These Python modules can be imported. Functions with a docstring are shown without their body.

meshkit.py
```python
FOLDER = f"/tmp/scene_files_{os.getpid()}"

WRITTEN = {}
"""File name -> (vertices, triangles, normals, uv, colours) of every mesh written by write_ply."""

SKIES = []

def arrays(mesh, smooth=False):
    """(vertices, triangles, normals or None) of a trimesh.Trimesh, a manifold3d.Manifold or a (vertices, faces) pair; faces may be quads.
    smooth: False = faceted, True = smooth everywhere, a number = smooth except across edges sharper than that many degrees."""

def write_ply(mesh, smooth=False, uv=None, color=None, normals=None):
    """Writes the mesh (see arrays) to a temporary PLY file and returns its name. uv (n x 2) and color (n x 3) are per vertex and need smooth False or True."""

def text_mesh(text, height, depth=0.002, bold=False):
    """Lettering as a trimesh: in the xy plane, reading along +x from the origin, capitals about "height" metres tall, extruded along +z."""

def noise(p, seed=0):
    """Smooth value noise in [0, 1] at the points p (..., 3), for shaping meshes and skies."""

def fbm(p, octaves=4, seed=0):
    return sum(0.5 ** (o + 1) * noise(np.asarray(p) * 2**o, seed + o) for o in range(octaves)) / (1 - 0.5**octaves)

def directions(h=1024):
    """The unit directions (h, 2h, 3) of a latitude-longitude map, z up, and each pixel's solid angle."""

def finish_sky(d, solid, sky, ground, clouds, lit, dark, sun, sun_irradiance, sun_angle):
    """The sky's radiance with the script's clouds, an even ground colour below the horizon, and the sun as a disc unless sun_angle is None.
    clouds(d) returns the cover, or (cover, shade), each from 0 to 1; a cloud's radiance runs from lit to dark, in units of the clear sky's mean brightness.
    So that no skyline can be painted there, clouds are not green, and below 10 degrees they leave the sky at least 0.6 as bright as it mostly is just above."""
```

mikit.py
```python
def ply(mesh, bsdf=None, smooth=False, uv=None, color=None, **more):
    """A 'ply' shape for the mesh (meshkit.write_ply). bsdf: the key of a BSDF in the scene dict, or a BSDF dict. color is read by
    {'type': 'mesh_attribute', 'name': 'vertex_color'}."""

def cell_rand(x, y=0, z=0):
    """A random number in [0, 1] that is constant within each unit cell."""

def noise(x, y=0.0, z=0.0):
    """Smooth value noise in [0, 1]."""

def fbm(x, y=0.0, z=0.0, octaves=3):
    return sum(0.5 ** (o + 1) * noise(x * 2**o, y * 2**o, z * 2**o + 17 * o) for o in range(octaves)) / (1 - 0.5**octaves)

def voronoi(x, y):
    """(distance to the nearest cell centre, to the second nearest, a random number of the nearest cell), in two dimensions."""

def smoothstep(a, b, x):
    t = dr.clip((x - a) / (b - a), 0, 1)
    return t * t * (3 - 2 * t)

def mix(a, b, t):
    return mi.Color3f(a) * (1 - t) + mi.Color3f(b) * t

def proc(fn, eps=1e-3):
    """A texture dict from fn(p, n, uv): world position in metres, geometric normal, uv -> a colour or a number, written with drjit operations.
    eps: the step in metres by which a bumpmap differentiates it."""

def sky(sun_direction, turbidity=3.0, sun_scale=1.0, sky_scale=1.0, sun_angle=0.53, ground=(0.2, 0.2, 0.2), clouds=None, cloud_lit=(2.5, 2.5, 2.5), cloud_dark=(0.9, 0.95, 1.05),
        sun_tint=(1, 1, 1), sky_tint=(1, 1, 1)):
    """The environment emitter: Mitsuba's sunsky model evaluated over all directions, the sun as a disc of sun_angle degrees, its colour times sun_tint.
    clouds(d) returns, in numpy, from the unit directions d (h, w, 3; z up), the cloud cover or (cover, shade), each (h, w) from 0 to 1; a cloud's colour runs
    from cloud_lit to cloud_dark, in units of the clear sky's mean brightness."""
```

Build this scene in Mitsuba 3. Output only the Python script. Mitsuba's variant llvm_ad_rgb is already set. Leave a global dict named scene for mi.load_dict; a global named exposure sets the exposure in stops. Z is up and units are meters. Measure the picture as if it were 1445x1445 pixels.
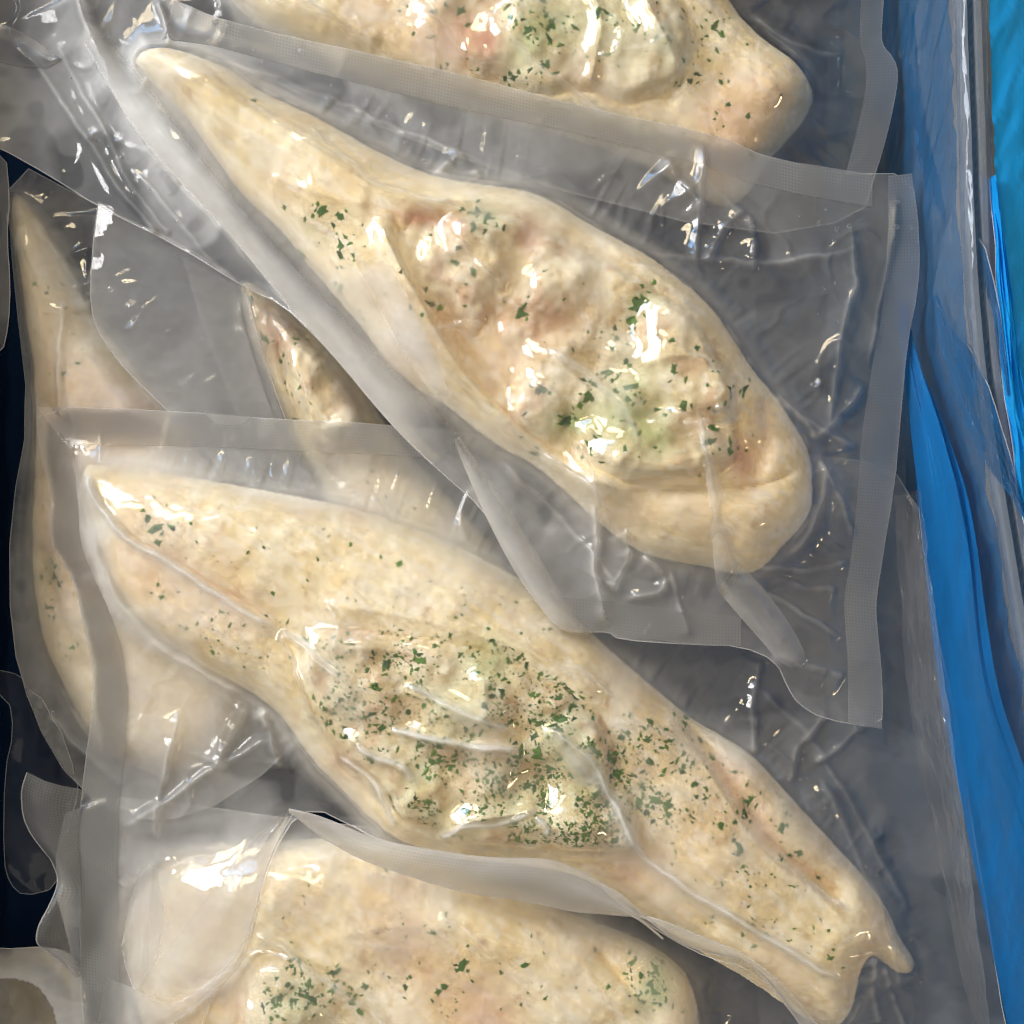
import math, random, numpy as np, trimesh, mitsuba as mi, mikit, meshkit
from scipy import ndimage as ndi
from scipy.spatial import cKDTree
from shapely.geometry import Polygon
import shapely
from mikit import fbm, noise, smoothstep, mix, proc
T = mi.ScalarTransform4f
rng = np.random.default_rng(7)
scene, labels = {'type': 'scene'}, {}
S = 0.40 / 1445          # one unit of the plan drawing in metres
DIST = 2167.0            # camera height above the plan's zero level, same units
C0 = 722.5

# ------------------------------------------------------------------ camera, light, exposure
scene['camera'] = {'type': 'perspective', 'fov': 36.87, 'fov_axis': 'x', 'near_clip': 0.02, 'far_clip': 20.0,
                   'to_world': T().look_at([0, 0, DIST * S], [0, 0, 0], [0, 1, 0])}
exposure = 0.08


def lamp(name, pos, target, sx, sy, rgb, label):
    scene[name] = {'type': 'rectangle', 'to_world': T().look_at(pos, target, [0, 0.3, 1]) @ T().scale([sx, sy, 1]),
                   'bsdf': {'type': 'diffuse', 'reflectance': {'type': 'rgb', 'value': [.8, .8, .8]}},
                   'emitter': {'type': 'area', 'radiance': {'type': 'rgb', 'value': rgb}}}
    labels[name] = {'label': label, 'category': 'lamp'}


lamp('window_light', [-0.95, 0.50, 0.62], [-0.05, 0.02, 0], .30, .26, [12.2, 12.1, 11.9], 'cool soft window lighting the box from the left')
lamp('window_light_001', [-0.50, 0.72, 0.40], [-0.12, 0.15, 0], .16, .12, [2.2, 4.4, 7.7], 'small bluish window behind the far left corner of the box')
lamp('ceiling_lamp', [-0.80, 1.20, 1.50], [0, 0, 0], .42, .20, [12.5, 10.4, 6.7], 'warm ceiling lamp panel above and behind the box')
lamp('ceiling_lamp_001', [2.0, -1.1, 1.6], [0, 0, 0], .25, .09, [26, 19, 11], 'warm ceiling lamp panel above the near side of the box')
scene['room_light'] = {'type': 'constant', 'radiance': {'type': 'rgb', 'value': [.28, .262, .235]}}

# ------------------------------------------------------------------ plan helpers (units: S metres; x right, y down in the plan)
G = 2.4
X0, Y0 = -260.0, -260.0
NX, NY = int((1960) / G), int((2100) / G)
gx, gy = X0 + np.arange(NX) * G, Y0 + np.arange(NY) * G
GX, GY = np.meshgrid(gx, gy)


def P(pts, z=0.0):
    p = np.asarray(pts, float)
    k = (DIST - np.asarray(z, float)) / DIST
    k = k[:, None] if np.ndim(k) else k
    return C0 + (p - C0) * k


def chaikin(p, n=2, closed=True):
    p = np.asarray(p, float)
    for _ in range(n):
        q = np.vstack([p, p[:1]]) if closed else p
        a, b = q[:-1] * .75 + q[1:] * .25, q[:-1] * .25 + q[1:] * .75
        r = np.stack([a, b], 1).reshape(-1, 2)
        p = r if closed else np.vstack([p[:1], r[1:-1], p[-1:]])
    return p


def resample(p, n):
    p = np.asarray(p, float)
    d = np.r_[0, np.cumsum(np.linalg.norm(np.diff(p[:, :2], axis=0), axis=1))]
    t = np.linspace(0, d[-1], n)
    return np.stack([np.interp(t, d, p[:, k]) for k in range(p.shape[1])], 1)


def dense(p, step=2.0, closed=True):
    q = np.vstack([p, p[:1]]) if closed else np.asarray(p, float)
    L = np.linalg.norm(np.diff(q, axis=0), axis=1).sum()
    return resample(q, max(8, int(L / step)))


def inside(poly):
    return shapely.contains_xy(Polygon(poly).buffer(0), GX, GY)


def sdist(mask):
    return ndi.distance_transform_edt(mask) * G - ndi.distance_transform_edt(~mask) * G


def window(lo, hi):
    i0, i1 = max(0, int((lo[0] - X0) / G)), min(NX, int((hi[0] - X0) / G) + 2)
    j0, j1 = max(0, int((lo[1] - Y0) / G)), min(NY, int((hi[1] - Y0) / G) + 2)
    return slice(j0, j1), slice(i0, i1)


def pdist(p, w):
    """distance to the polyline, its parameter 0..1 and the signed side, on the window w"""
    x, y = GX[w], GY[w]
    best, par, side = np.full(x.shape, 1e9), np.zeros(x.shape), np.zeros(x.shape)
    seg = np.linalg.norm(np.diff(p, axis=0), axis=1)
    cum, tot = np.r_[0, np.cumsum(seg)], seg.sum()
    for k in range(len(p) - 1):
        a, d = p[k], p[k + 1] - p[k]
        t = np.clip(((x - a[0]) * d[0] + (y - a[1]) * d[1]) / max(seg[k] ** 2, 1e-9), 0, 1)
        dx, dy = x - a[0] - t * d[0], y - a[1] - t * d[1]
        e = np.hypot(dx, dy)
        m = e < best
        best = np.where(m, e, best)
        par = np.where(m, (cum[k] + t * seg[k]) / tot, par)
        side = np.where(m, np.sign(d[0] * dy - d[1] * dx), side)
    return best, par, side


FILM = []


def add_ridge(f, pts, h, wl, wr=None, z=0.0, power=1.0, ends=.12, sm=2):
    """a crease: h high, falling off over wl on its left and wr on its right side, fading at both ends"""
    p = chaikin(P(pts, z), sm, False)
    film_ = id(f) in FILM
    if film_:      # creases in film wander, rise and sink, and are steeper on one side
        p = dense(p, 9, False)
        t_ = meshkit.fbm(np.c_[p * .03, np.zeros(len(p))], 3, 5) - .5
        n_ = np.stack([np.gradient(p[:, 1]), -np.gradient(p[:, 0])], 1)
        p = p + n_ / (np.linalg.norm(n_, axis=1, keepdims=True) + 1e-9) * (t_ * 11)[:, None]
        wr = (wl * 3.2 if 1 < h < 20 else None) if wr is None else wr
        wl = wl * .8
    wr = wl if wr is None else wr
    m = 4 * max(wl, wr)
    w = window(p.min(0) - m, p.max(0) + m)
    d, t, s = pdist(p, w)
    width = np.where(s > 0, wr, wl)
    fade = np.clip(np.minimum(t, 1 - t) / max(ends, 1e-6), 0, 1)
    fade = fade * fade * (3 - 2 * fade) if ends > 0 else 1.0
    if film_:
        fade = fade * (.45 + 1.1 * meshkit.fbm(np.stack([t * 5, t * 0, t * 0 + len(p)], -1), 2, 3))
    f[w] += h * fade * np.exp(-(d / width) ** power)


def add_bump(f, x, y, h, rx, ry=None, rot=0.0, z=0.0):
    x, y = P([(x, y)], z)[0]
    ry = ry or rx
    m = 3 * max(rx, ry)
    w = window((x - m, y - m), (x + m, y + m))
    a = math.radians(rot)
    u = (GX[w] - x) * math.cos(a) + (GY[w] - y) * math.sin(a)
    v = -(GX[w] - x) * math.sin(a) + (GY[w] - y) * math.cos(a)
    f[w] += h * np.exp(-(u / rx) ** 2 - (v / ry) ** 2)


def add_plateau(f, pts, h, edge, z=0.0):
    p = ragged(chaikin(P(pts, z), 1), 9, 3, .03)
    w = window(p.min(0) - 3 * edge, p.max(0) + 3 * edge)
    m = shapely.contains_xy(Polygon(p).buffer(0), GX[w], GY[w])
    d = ndi.distance_transform_edt(m) * G - ndi.distance_transform_edt(~m) * G
    t = np.clip(d / (2 * edge) + .5, 0, 1)
    f[w] += h * t * t * (3 - 2 * t)


def nz(freq, seed, octaves=3, sx=1.0, rot=0.0):
    a = math.radians(rot)
    u, v = GX * math.cos(a) + GY * math.sin(a), -GX * math.sin(a) + GY * math.cos(a)
    return meshkit.fbm(np.stack([u * freq * sx, v * freq, np.full_like(u, seed * 3.7)], -1), octaves, seed) - .5


def ridged(freq, seed, octaves=3, sx=1.0, rot=0.0):
    return 1 - np.abs(2 * nz(freq, seed, octaves, sx, rot)) * 2.2


def blur(f, s):
    return ndi.gaussian_filter(f, s / G)


def sample(f, p):
    return ndi.map_coordinates(f, [(p[:, 1] - Y0) / G, (p[:, 0] - X0) / G], order=1, mode='nearest')


def to_world(x, y, z):
    return np.stack([(x - C0) * S, (C0 - y) * S, z * S], -1)


def cut_sheet(f, poly, extra=()):
    """the height field f inside the outline poly, its rim snapped to the outline: (vertices, faces, per-vertex extras, rim loop)"""
    ins = inside(poly)
    ring = ndi.binary_dilation(ins, np.ones((3, 3))) & ~ins
    use = ins | ring
    idx = -np.ones(use.shape, int)
    idx[use] = np.arange(use.sum())
    x, y, z = GX[use].copy(), GY[use].copy(), f[use].copy()
    r = ring[use]
    edge = dense(poly, 0.8)
    _, k = cKDTree(edge).query(np.stack([x[r], y[r]], 1))
    x[r], y[r] = edge[k, 0], edge[k, 1]
    z[r] = sample(f, edge[k])
    q = np.stack([idx[:-1, :-1], idx[1:, :-1], idx[1:, 1:], idx[:-1, 1:]], -1).reshape(-1, 4)
    qi = np.stack([ins[:-1, :-1], ins[1:, :-1], ins[1:, 1:], ins[:-1, 1:]], -1).reshape(-1, 4)
    q = q[(q >= 0).all(1) & qi.any(1)]
    tri = np.vstack([q[:, [0, 1, 2]], q[:, [0, 2, 3]]])
    v = to_world(x, y, z)
    area = np.linalg.norm(np.cross(v[tri[:, 1]] - v[tri[:, 0]], v[tri[:, 2]] - v[tri[:, 0]]), axis=1)
    tri = tri[area > 1e-12]
    return v, tri, [e[use] for e in extra], np.stack([x, y], 1)


def emit(key, v, f, bsdf, uv=None, smooth=True):
    m = trimesh.Trimesh(v, f, process=False)
    scene[key] = mikit.ply(m, bsdf, smooth=smooth, uv=uv)


def number(name):
    if name not in scene and name not in labels and not any(k.startswith(name + '__') for k in scene):
        return name
    n = 1
    while True:
        k = f'{name}_{n:03d}'
        if k not in scene and k not in labels and not any(q.startswith(k + '__') for q in scene):
            return k
        n += 1


def loft(pa, pb, za, zb, bulge=0.0, n=120, m=14, wob=0.0, seed=0, wf=(9, 2.0)):
    """a strip of film from edge pa to edge pb (plan points, each with its height), arched by bulge across"""
    def prep(p, z):
        z = np.broadcast_to(np.asarray(z, float), (len(p),))
        q = np.c_[P(p, z), z]
        return resample(q if len(p) < 3 else np.c_[chaikin(q[:, :2], 2, False), np.interp(np.linspace(0, 1, len(chaikin(q[:, :2], 2, False))), np.linspace(0, 1, len(q)), q[:, 2])], n)
    a, b = prep(pa, za), prep(pb, zb)
    s = np.linspace(0, 1, m)
    v = a[:, None] * (1 - s)[None, :, None] + b[:, None] * s[None, :, None]
    bl = np.broadcast_to(np.asarray(bulge, float), (n,)) if np.ndim(bulge) == 0 else np.interp(np.linspace(0, 1, n), np.linspace(0, 1, len(bulge)), bulge)
    v[..., 2] += bl[:, None] * np.sin(np.pi * s)[None]
    if wob:
        t = np.linspace(0, 1, n)
        pts = np.stack(np.broadcast_arrays(t[:, None] * wf[0], s[None] * wf[1], np.full((n, m), seed * 5.1)), -1)
        nn = meshkit.fbm(pts, 3, seed)
        v[..., 2] += wob * ((nn - .5) * 2 if len(wf) < 3 else (.5 - np.abs(nn - .5) * 5))
    uu = np.r_[0, np.cumsum(np.linalg.norm(np.diff(a[:, :2], axis=0), axis=1))]
    wid = np.linalg.norm(a[:, :2] - b[:, :2], axis=1)
    uv = np.stack([np.broadcast_to(uu[:, None], (n, m)), wid[:, None] * s[None]], -1).reshape(-1, 2)
    i, j = np.meshgrid(np.arange(n - 1), np.arange(m - 1), indexing='ij')
    q = np.stack([i * m + j, (i + 1) * m + j, (i + 1) * m + j + 1, i * m + j + 1], -1).reshape(-1, 4)
    V = v.reshape(-1, 3)
    return to_world(V[:, 0], V[:, 1], V[:, 2]), np.vstack([q[:, [0, 1, 2]], q[:, [0, 2, 3]]]), uv, a, b


def rod(path, r=0.9):
    """the cut edge of a film as a thin rounded bead along path (n x 3, plan units)"""
    p = np.asarray(path, float)
    t = np.gradient(p, axis=0)
    t /= np.linalg.norm(t, axis=1, keepdims=True) + 1e-9
    a = np.cross(t, [0, 0, 1.0])
    a /= np.linalg.norm(a, axis=1, keepdims=True) + 1e-9
    b = np.cross(t, a)
    ang = np.arange(5) * 2 * np.pi / 5
    v = p[:, None] + r * (np.cos(ang)[None, :, None] * a[:, None] + np.sin(ang)[None, :, None] * b[:, None])
    i, j = np.meshgrid(np.arange(len(p) - 1), np.arange(5), indexing='ij')
    q = np.stack([i * 5 + j, i * 5 + (j + 1) % 5, (i + 1) * 5 + (j + 1) % 5, (i + 1) * 5 + j], -1).reshape(-1, 4)
    V = v.reshape(-1, 3)
    return to_world(V[:, 0], V[:, 1], V[:, 2]), np.vstack([q[:, [0, 1, 2]], q[:, [0, 2, 3]]])


# ------------------------------------------------------------------ materials
def rgb(*c):
    return {'type': 'rgb', 'value': list(c)}


HAZE = {'type': 'principledthin', 'base_color': rgb(.90, .90, .90), 'diff_trans': 0.9, 'roughness': .22, 'spec_trans': 0.0, 'eta': 1.5}
# clear vacuum film, cloudy where plies lie on one another (u = cloudiness)
scene['film_material'] = {'type': 'blendbsdf', 'weight': proc(lambda p, n, uv: dr_clip(uv.x * (0.42 + 0.5 * fbm(p.x * 90, p.y * 90, p.z * 90) + 0.66 * fbm(p.x * 26 + 8, p.y * 26, p.z * 26)))),
                          'a': {'type': 'thindielectric', 'int_ior': 1.5}, 'b': HAZE}


def dr_clip(x):
    import drjit as dr
    return dr.clip(x, 0, .95)


def emboss(p, n, uv):
    import drjit as dr
    a = dr.sin(uv.x * (2 * math.pi / 4.4)) * dr.sin(uv.y * (2 * math.pi / 4.4))
    return a * (0.35 + 0.65 * fbm(p.x * 120, p.y * 120, 2.0))


def film(weight, emb=False, tint=(.9, .9, .9)):
    b = {'type': 'blendbsdf', 'weight': weight, 'a': {'type': 'thindielectric', 'int_ior': 1.5}, 'b': {**HAZE, 'base_color': rgb(*tint)}}
    if emb:
        b = {'type': 'bumpmap', 'arbitrary': proc(emboss, eps=0.00012), 'scale': 0.00008, 'bsdf': b}
    return b


def frosted(lo, hi):
    import drjit as dr

    def fn(p, n, uv):
        k = 2 * math.pi / 4.5
        g = dr.maximum(dr.sin(uv.x * k), dr.sin(uv.y * k)) * .5 + .5
        g = dr.lerp(.45, g, smoothstep(.25, .6, fbm(p.x * 60, p.y * 60, 4.0)))
        return lo + (hi - lo) * g
    return proc(fn)


scene['seal_material'] = film(frosted(.165, .245), True)
scene['cloudy_material'] = film(.42)
scene['white_ply_material'] = film(frosted(.55, .72), True)
scene['soft_ply_material'] = film(.26)
scene['rim_material'] = {'type': 'blendbsdf', 'weight': .5, 'a': {'type': 'thindielectric', 'int_ior': 1.5}, 'b': HAZE}
scene['drop_material'] = {'type': 'blendbsdf', 'weight': .05, 'a': {'type': 'thindielectric', 'int_ior': 1.33}, 'b': HAZE}


def meat_colour(p, n, uv):
    import drjit as dr
    al, ac = p.x * .80 - p.y * .60, p.x * .60 + p.y * .80      # along and across the grain
    a = fbm(p.x * 75, p.y * 75, p.z * 75 + 3, 4)
    b = fbm(al * 130 + 9, ac * 420, p.z * 300, 3)
    c = fbm(p.x * 900, p.y * 900 + 5, p.z * 900, 2)
    col = mix((.82, .665, .39), (.88, .77, .535), smoothstep(.32, .66, a))
    col = mix(col, (.90, .85, .75), smoothstep(.46, .70, b) * .5)
    col = mix(col, (.76, .58, .40), smoothstep(.46, .26, fbm(p.x * 50 + 31, p.y * 50, 7.0, 4)) * .4)
    col = mix(col, (.58, .38, .22), smoothstep(.70, .84, fbm(p.x * 190 + 3, p.y * 190, 2.0, 3)) * .5)
    col = col * (0.88 + 0.24 * c)
    col = col * (0.86 + 0.28 * fbm(al * 190, ac * 1000, p.z * 500, 2))
    col = mix(col, (.92, .88, .80), smoothstep(.62, .72, fbm(p.x * 800 + 2, p.y * 800, p.z * 800, 2)) * .45)
    frost = dr.clip(-uv.x, 0, 1) * smoothstep(.30, .62, fbm(p.x * 420, p.y * 420, p.z * 420, 3))
    col = mix(col, (.60, .30, .20), dr.clip(uv.x, 0, 1) * (.5 + .8 * b))
    col = mix(col, (.38, .46, .18), uv.y * (.35 + 1.1 * b))
    return mix(col, (.90, .86, .78), frost)


def stuffing_colour(p, n, uv):
    import drjit as dr
    a = fbm(p.x * 120, p.y * 120, p.z * 120, 4)
    b = fbm(p.x * 380 + 4, p.y * 380, p.z * 380, 3)
    c = fbm(p.x * 900, p.y * 900 + 5, p.z * 900, 2)
    col = mix((.74, .60, .37), (.83, .74, .54), smoothstep(.34, .64, a))
    col = mix(col, (.64, .44, .28), smoothstep(.54, .74, fbm(p.x * 110 + 17, p.y * 110, 3.0, 4)) * .7)
    col = mix(col, (.87, .80, .66), smoothstep(.52, .68, b) * .75)
    col = col * (0.90 + 0.2 * c)
    col = mix(col, (.52, .22, .13), dr.clip(uv.x, 0, 1) * (.4 + .9 * b))
    return mix(col, (.34, .43, .13), uv.y * (.25 + 1.1 * b))


scene['meat_material'] = {'type': 'principled', 'base_color': proc(meat_colour), 'roughness': .8, 'specular': .12}
scene['stuffing_material'] = {'type': 'principled', 'base_color': proc(stuffing_colour), 'roughness': .75, 'specular': .15}
GREENS = [(.06, .145, .022), (.11, .22, .035), (.035, .085, .018), (.085, .16, .04)]
scene['crumb_material'] = {'type': 'twosided', 'b': {'type': 'principled', 'roughness': .55, 'specular': .3, 'base_color': proc(
    lambda p, n, uv: mix((.04, .10, .018), (.12, .24, .035), noise(p.x * 500, p.y * 500, 1.0)))}}
for i, g in enumerate(GREENS):
    scene[f'parsley_material_{i}'] = {'type': 'twosided', 'b': {'type': 'principled', 'base_color': rgb(*g), 'roughness': .55, 'specular': .3}}
scene['board_material'] = {'type': 'twosided', 'b': {'type': 'principled', 'roughness': .8, 'base_color': proc(
    lambda p, n, uv: mix((.27, .27, .27), (.40, .395, .385), fbm(p.x * 160, p.y * 160, p.z * 160, 4)))}}
scene['flute_material'] = {'type': 'twosided', 'b': {'type': 'principled', 'roughness': .9, 'base_color': rgb(.10, .095, .09)}}


def blue_film(weight, c, dt=.7):
    return {'type': 'blendbsdf', 'weight': weight, 'a': {'type': 'thindielectric', 'int_ior': 1.5},
            'b': {'type': 'principledthin', 'base_color': rgb(*c), 'diff_trans': dt, 'roughness': .12, 'eta': 1.5}}


def streaks(lo, hi, f=420):
    def fn(p, n, uv):
        return lo + (hi - lo) * smoothstep(.3, .7, fbm(p.x * f - p.y * f * .08, p.y * 12, p.z * f * .25, 3))
    return proc(fn)


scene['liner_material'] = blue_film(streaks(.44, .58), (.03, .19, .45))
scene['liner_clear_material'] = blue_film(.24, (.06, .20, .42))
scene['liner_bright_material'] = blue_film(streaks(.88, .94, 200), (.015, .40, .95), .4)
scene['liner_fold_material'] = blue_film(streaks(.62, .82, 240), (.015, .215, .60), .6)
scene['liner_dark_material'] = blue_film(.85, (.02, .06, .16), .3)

# ------------------------------------------------------------------ the box and its blue liner
ZF, ZT = -330.0, 150.0
_wy = np.array([-300, 0, 329, 480, 650, 800, 950, 1445, 1800.])
_wx = np.array([1350, 1357, 1368, 1378, 1402, 1428, 1452, 1520, 1570.])


def wall_x(y_img):
    return np.interp(y_img, _wy, _wx)


WY = np.linspace(-300, 1800, 160)
WL = P(np.stack([ndi.gaussian_filter1d(wall_x(WY), 4), WY], 1), ZT)      # top inner edge of the right wall in the plan


def prism_wall(line, t0, t1, z0, z1, wig=None):
    nrm = np.stack([-np.gradient(line[:, 1]), np.gradient(line[:, 0])], 1)
    nrm /= -np.linalg.norm(nrm, axis=1, keepdims=True)
    a, b = line + nrm * (t0 + (0 if wig is None else wig))[..., None] if np.ndim(t0) or wig is not None else line + nrm * t0, line + nrm * t1 if wig is None else line + nrm * (t1 + wig)[..., None]
    n = len(line)
    top = ndi.gaussian_filter1d(rng.normal(0, 1, n), 2) * 3
    v = np.vstack([np.c_[a, np.full(n, z0)], np.c_[a, z1 + top], np.c_[b, z1 + top], np.c_[b, np.full(n, z0)]])
    q = []
    for r in range(4):
        s = (r + 1) % 4
        for i in range(n - 1):
            q.append([r * n + i, r * n + i + 1, s * n + i + 1, s * n + i])
    q.append([0, n, 2 * n, 3 * n]); q.append([n - 1, 4 * n - 1, 3 * n - 1, 2 * n - 1])
    q = np.array(q)
    return to_world(v[:, 0], v[:, 1], v[:, 2]), np.vstack([q[:, [0, 1, 2]], q[:, [0, 2, 3]]])


emit('cardboard_box__inner_board', *prism_wall(WL, 0, 7, ZF, ZT), 'board_material', smooth=False)
emit('cardboard_box__outer_board', *prism_wall(WL, 17, 24, ZF, ZT + 2), 'board_material', smooth=False)
fl = resample(WL, 700)
emit('cardboard_box__flute', *prism_wall(fl, 9.5, 13, ZF, ZT - 9, 3.2 * np.sin(np.arange(700) * 1.1)), 'flute_material', smooth=False)
for nm, (a, b) in {'side_board': ((-110, -300), (-110, 1800)), 'end_board': ((-110, -290), (1340, -290)), 'end_board_001': ((-110, 1790), (1560, 1790))}.items():
    l = resample(np.array([a, b], float), 20)
    emit('cardboard_box__' + nm, *prism_wall(l, -8, 8, ZF, 132 if nm == 'side_board' else ZT), 'board_material', smooth=False)
v = np.array([[-110, -290, ZF], [1700, -290, ZF], [1700, 1790, ZF], [-110, 1790, ZF]], float)
bx = trimesh.creation.box((1810 * S, 2080 * S, 10 * S)); bx.apply_translation(to_world(795., 750., ZF - 8.))
emit('cardboard_box__floor_board', bx.vertices, bx.faces, 'board_material', smooth=False)
labels['cardboard_box'] = {'label': 'grey corrugated cardboard box holding the sealed bags, its cut top edge on the right', 'category': 'box'}
labels['cardboard_box__inner_board'] = {}
del labels['cardboard_box__inner_board']


def liner_profile():
    """across the right wall: over the floor, up the inside, over the edge, down the outside: (offset from the wall's inner face, z)"""
    return np.array([(-420, ZF + 6), (-60, ZF + 8), (-22, ZF + 40), (-14, -200), (-10, -60), (-8, 60), (-6, 110), (-5, ZT - 14), (-3, ZT + 4), (4, ZT + 9), (20, ZT + 9), (28, ZT + 5), (31, ZT), (38, ZT - 3), (70, ZT - 8), (130, ZT - 22), (220, ZT - 50), (330, ZT - 100)])


def sheet_along(line, prof, nu, nv, amp, seed, key, mat, rotf=(9, 2.2)):
    pr = resample(prof, nv)
    ln = resample(line, nu)
    nrm = np.stack([np.gradient(ln[:, 1]), -np.gradient(ln[:, 0])], 1)
    nrm /= np.linalg.norm(nrm, axis=1, keepdims=True)
    t, s = np.meshgrid(np.linspace(0, 1, nu), np.linspace(0, 1, nv), indexing='ij')
    pts = np.stack([t * 16 + s * 5, s * rotf[1] + t * 2.0, t * 0 + seed], -1)
    w = 1 - np.abs(2 * meshkit.fbm(pts, 4, seed) - 1) * 2
    w2 = 1 - np.abs(2 * meshkit.fbm(pts * [2.6, 1.4, 1], 3, seed + 5) - 1) * 2
    d = -amp * (w * .7 + w2 * .4)
    tx, tz = np.gradient(pr[:, 0]), np.gradient(pr[:, 1])
    L = np.hypot(tx, tz)
    off = pr[:, 0] + d * (tz / L)[None]
    z = pr[:, 1] - d * (tx / L)[None]
    v = to_world(ln[:, None, 0] + nrm[:, None, 0] * off, ln[:, None, 1] + nrm[:, None, 1] * off, z).reshape(-1, 3)
    i, j = np.meshgrid(np.arange(nu - 1), np.arange(nv - 1), indexing='ij')
    q = np.stack([i * nv + j, (i + 1) * nv + j, (i + 1) * nv + j + 1, i * nv + j + 1], -1).reshape(-1, 4)
    emit(key, v, np.vstack([q[:, [0, 1, 2]], q[:, [0, 2, 3]]]), mat)


pf = liner_profile()
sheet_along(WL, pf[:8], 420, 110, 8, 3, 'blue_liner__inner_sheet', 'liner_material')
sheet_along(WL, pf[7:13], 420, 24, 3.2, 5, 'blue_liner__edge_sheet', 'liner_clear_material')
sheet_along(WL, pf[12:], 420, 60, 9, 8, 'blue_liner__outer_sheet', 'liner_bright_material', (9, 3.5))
# the liner on the floor and up the left wall
lp = np.array([(0, 0), (0, 0)], float)
left = np.array([(-98, -290), (-98, 1790)], float)
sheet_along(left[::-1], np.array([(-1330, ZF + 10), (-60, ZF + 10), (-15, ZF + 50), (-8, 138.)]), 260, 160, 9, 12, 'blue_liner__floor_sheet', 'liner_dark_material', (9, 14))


def part(owner, name):
    return number(f'{owner}__{name}')


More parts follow.
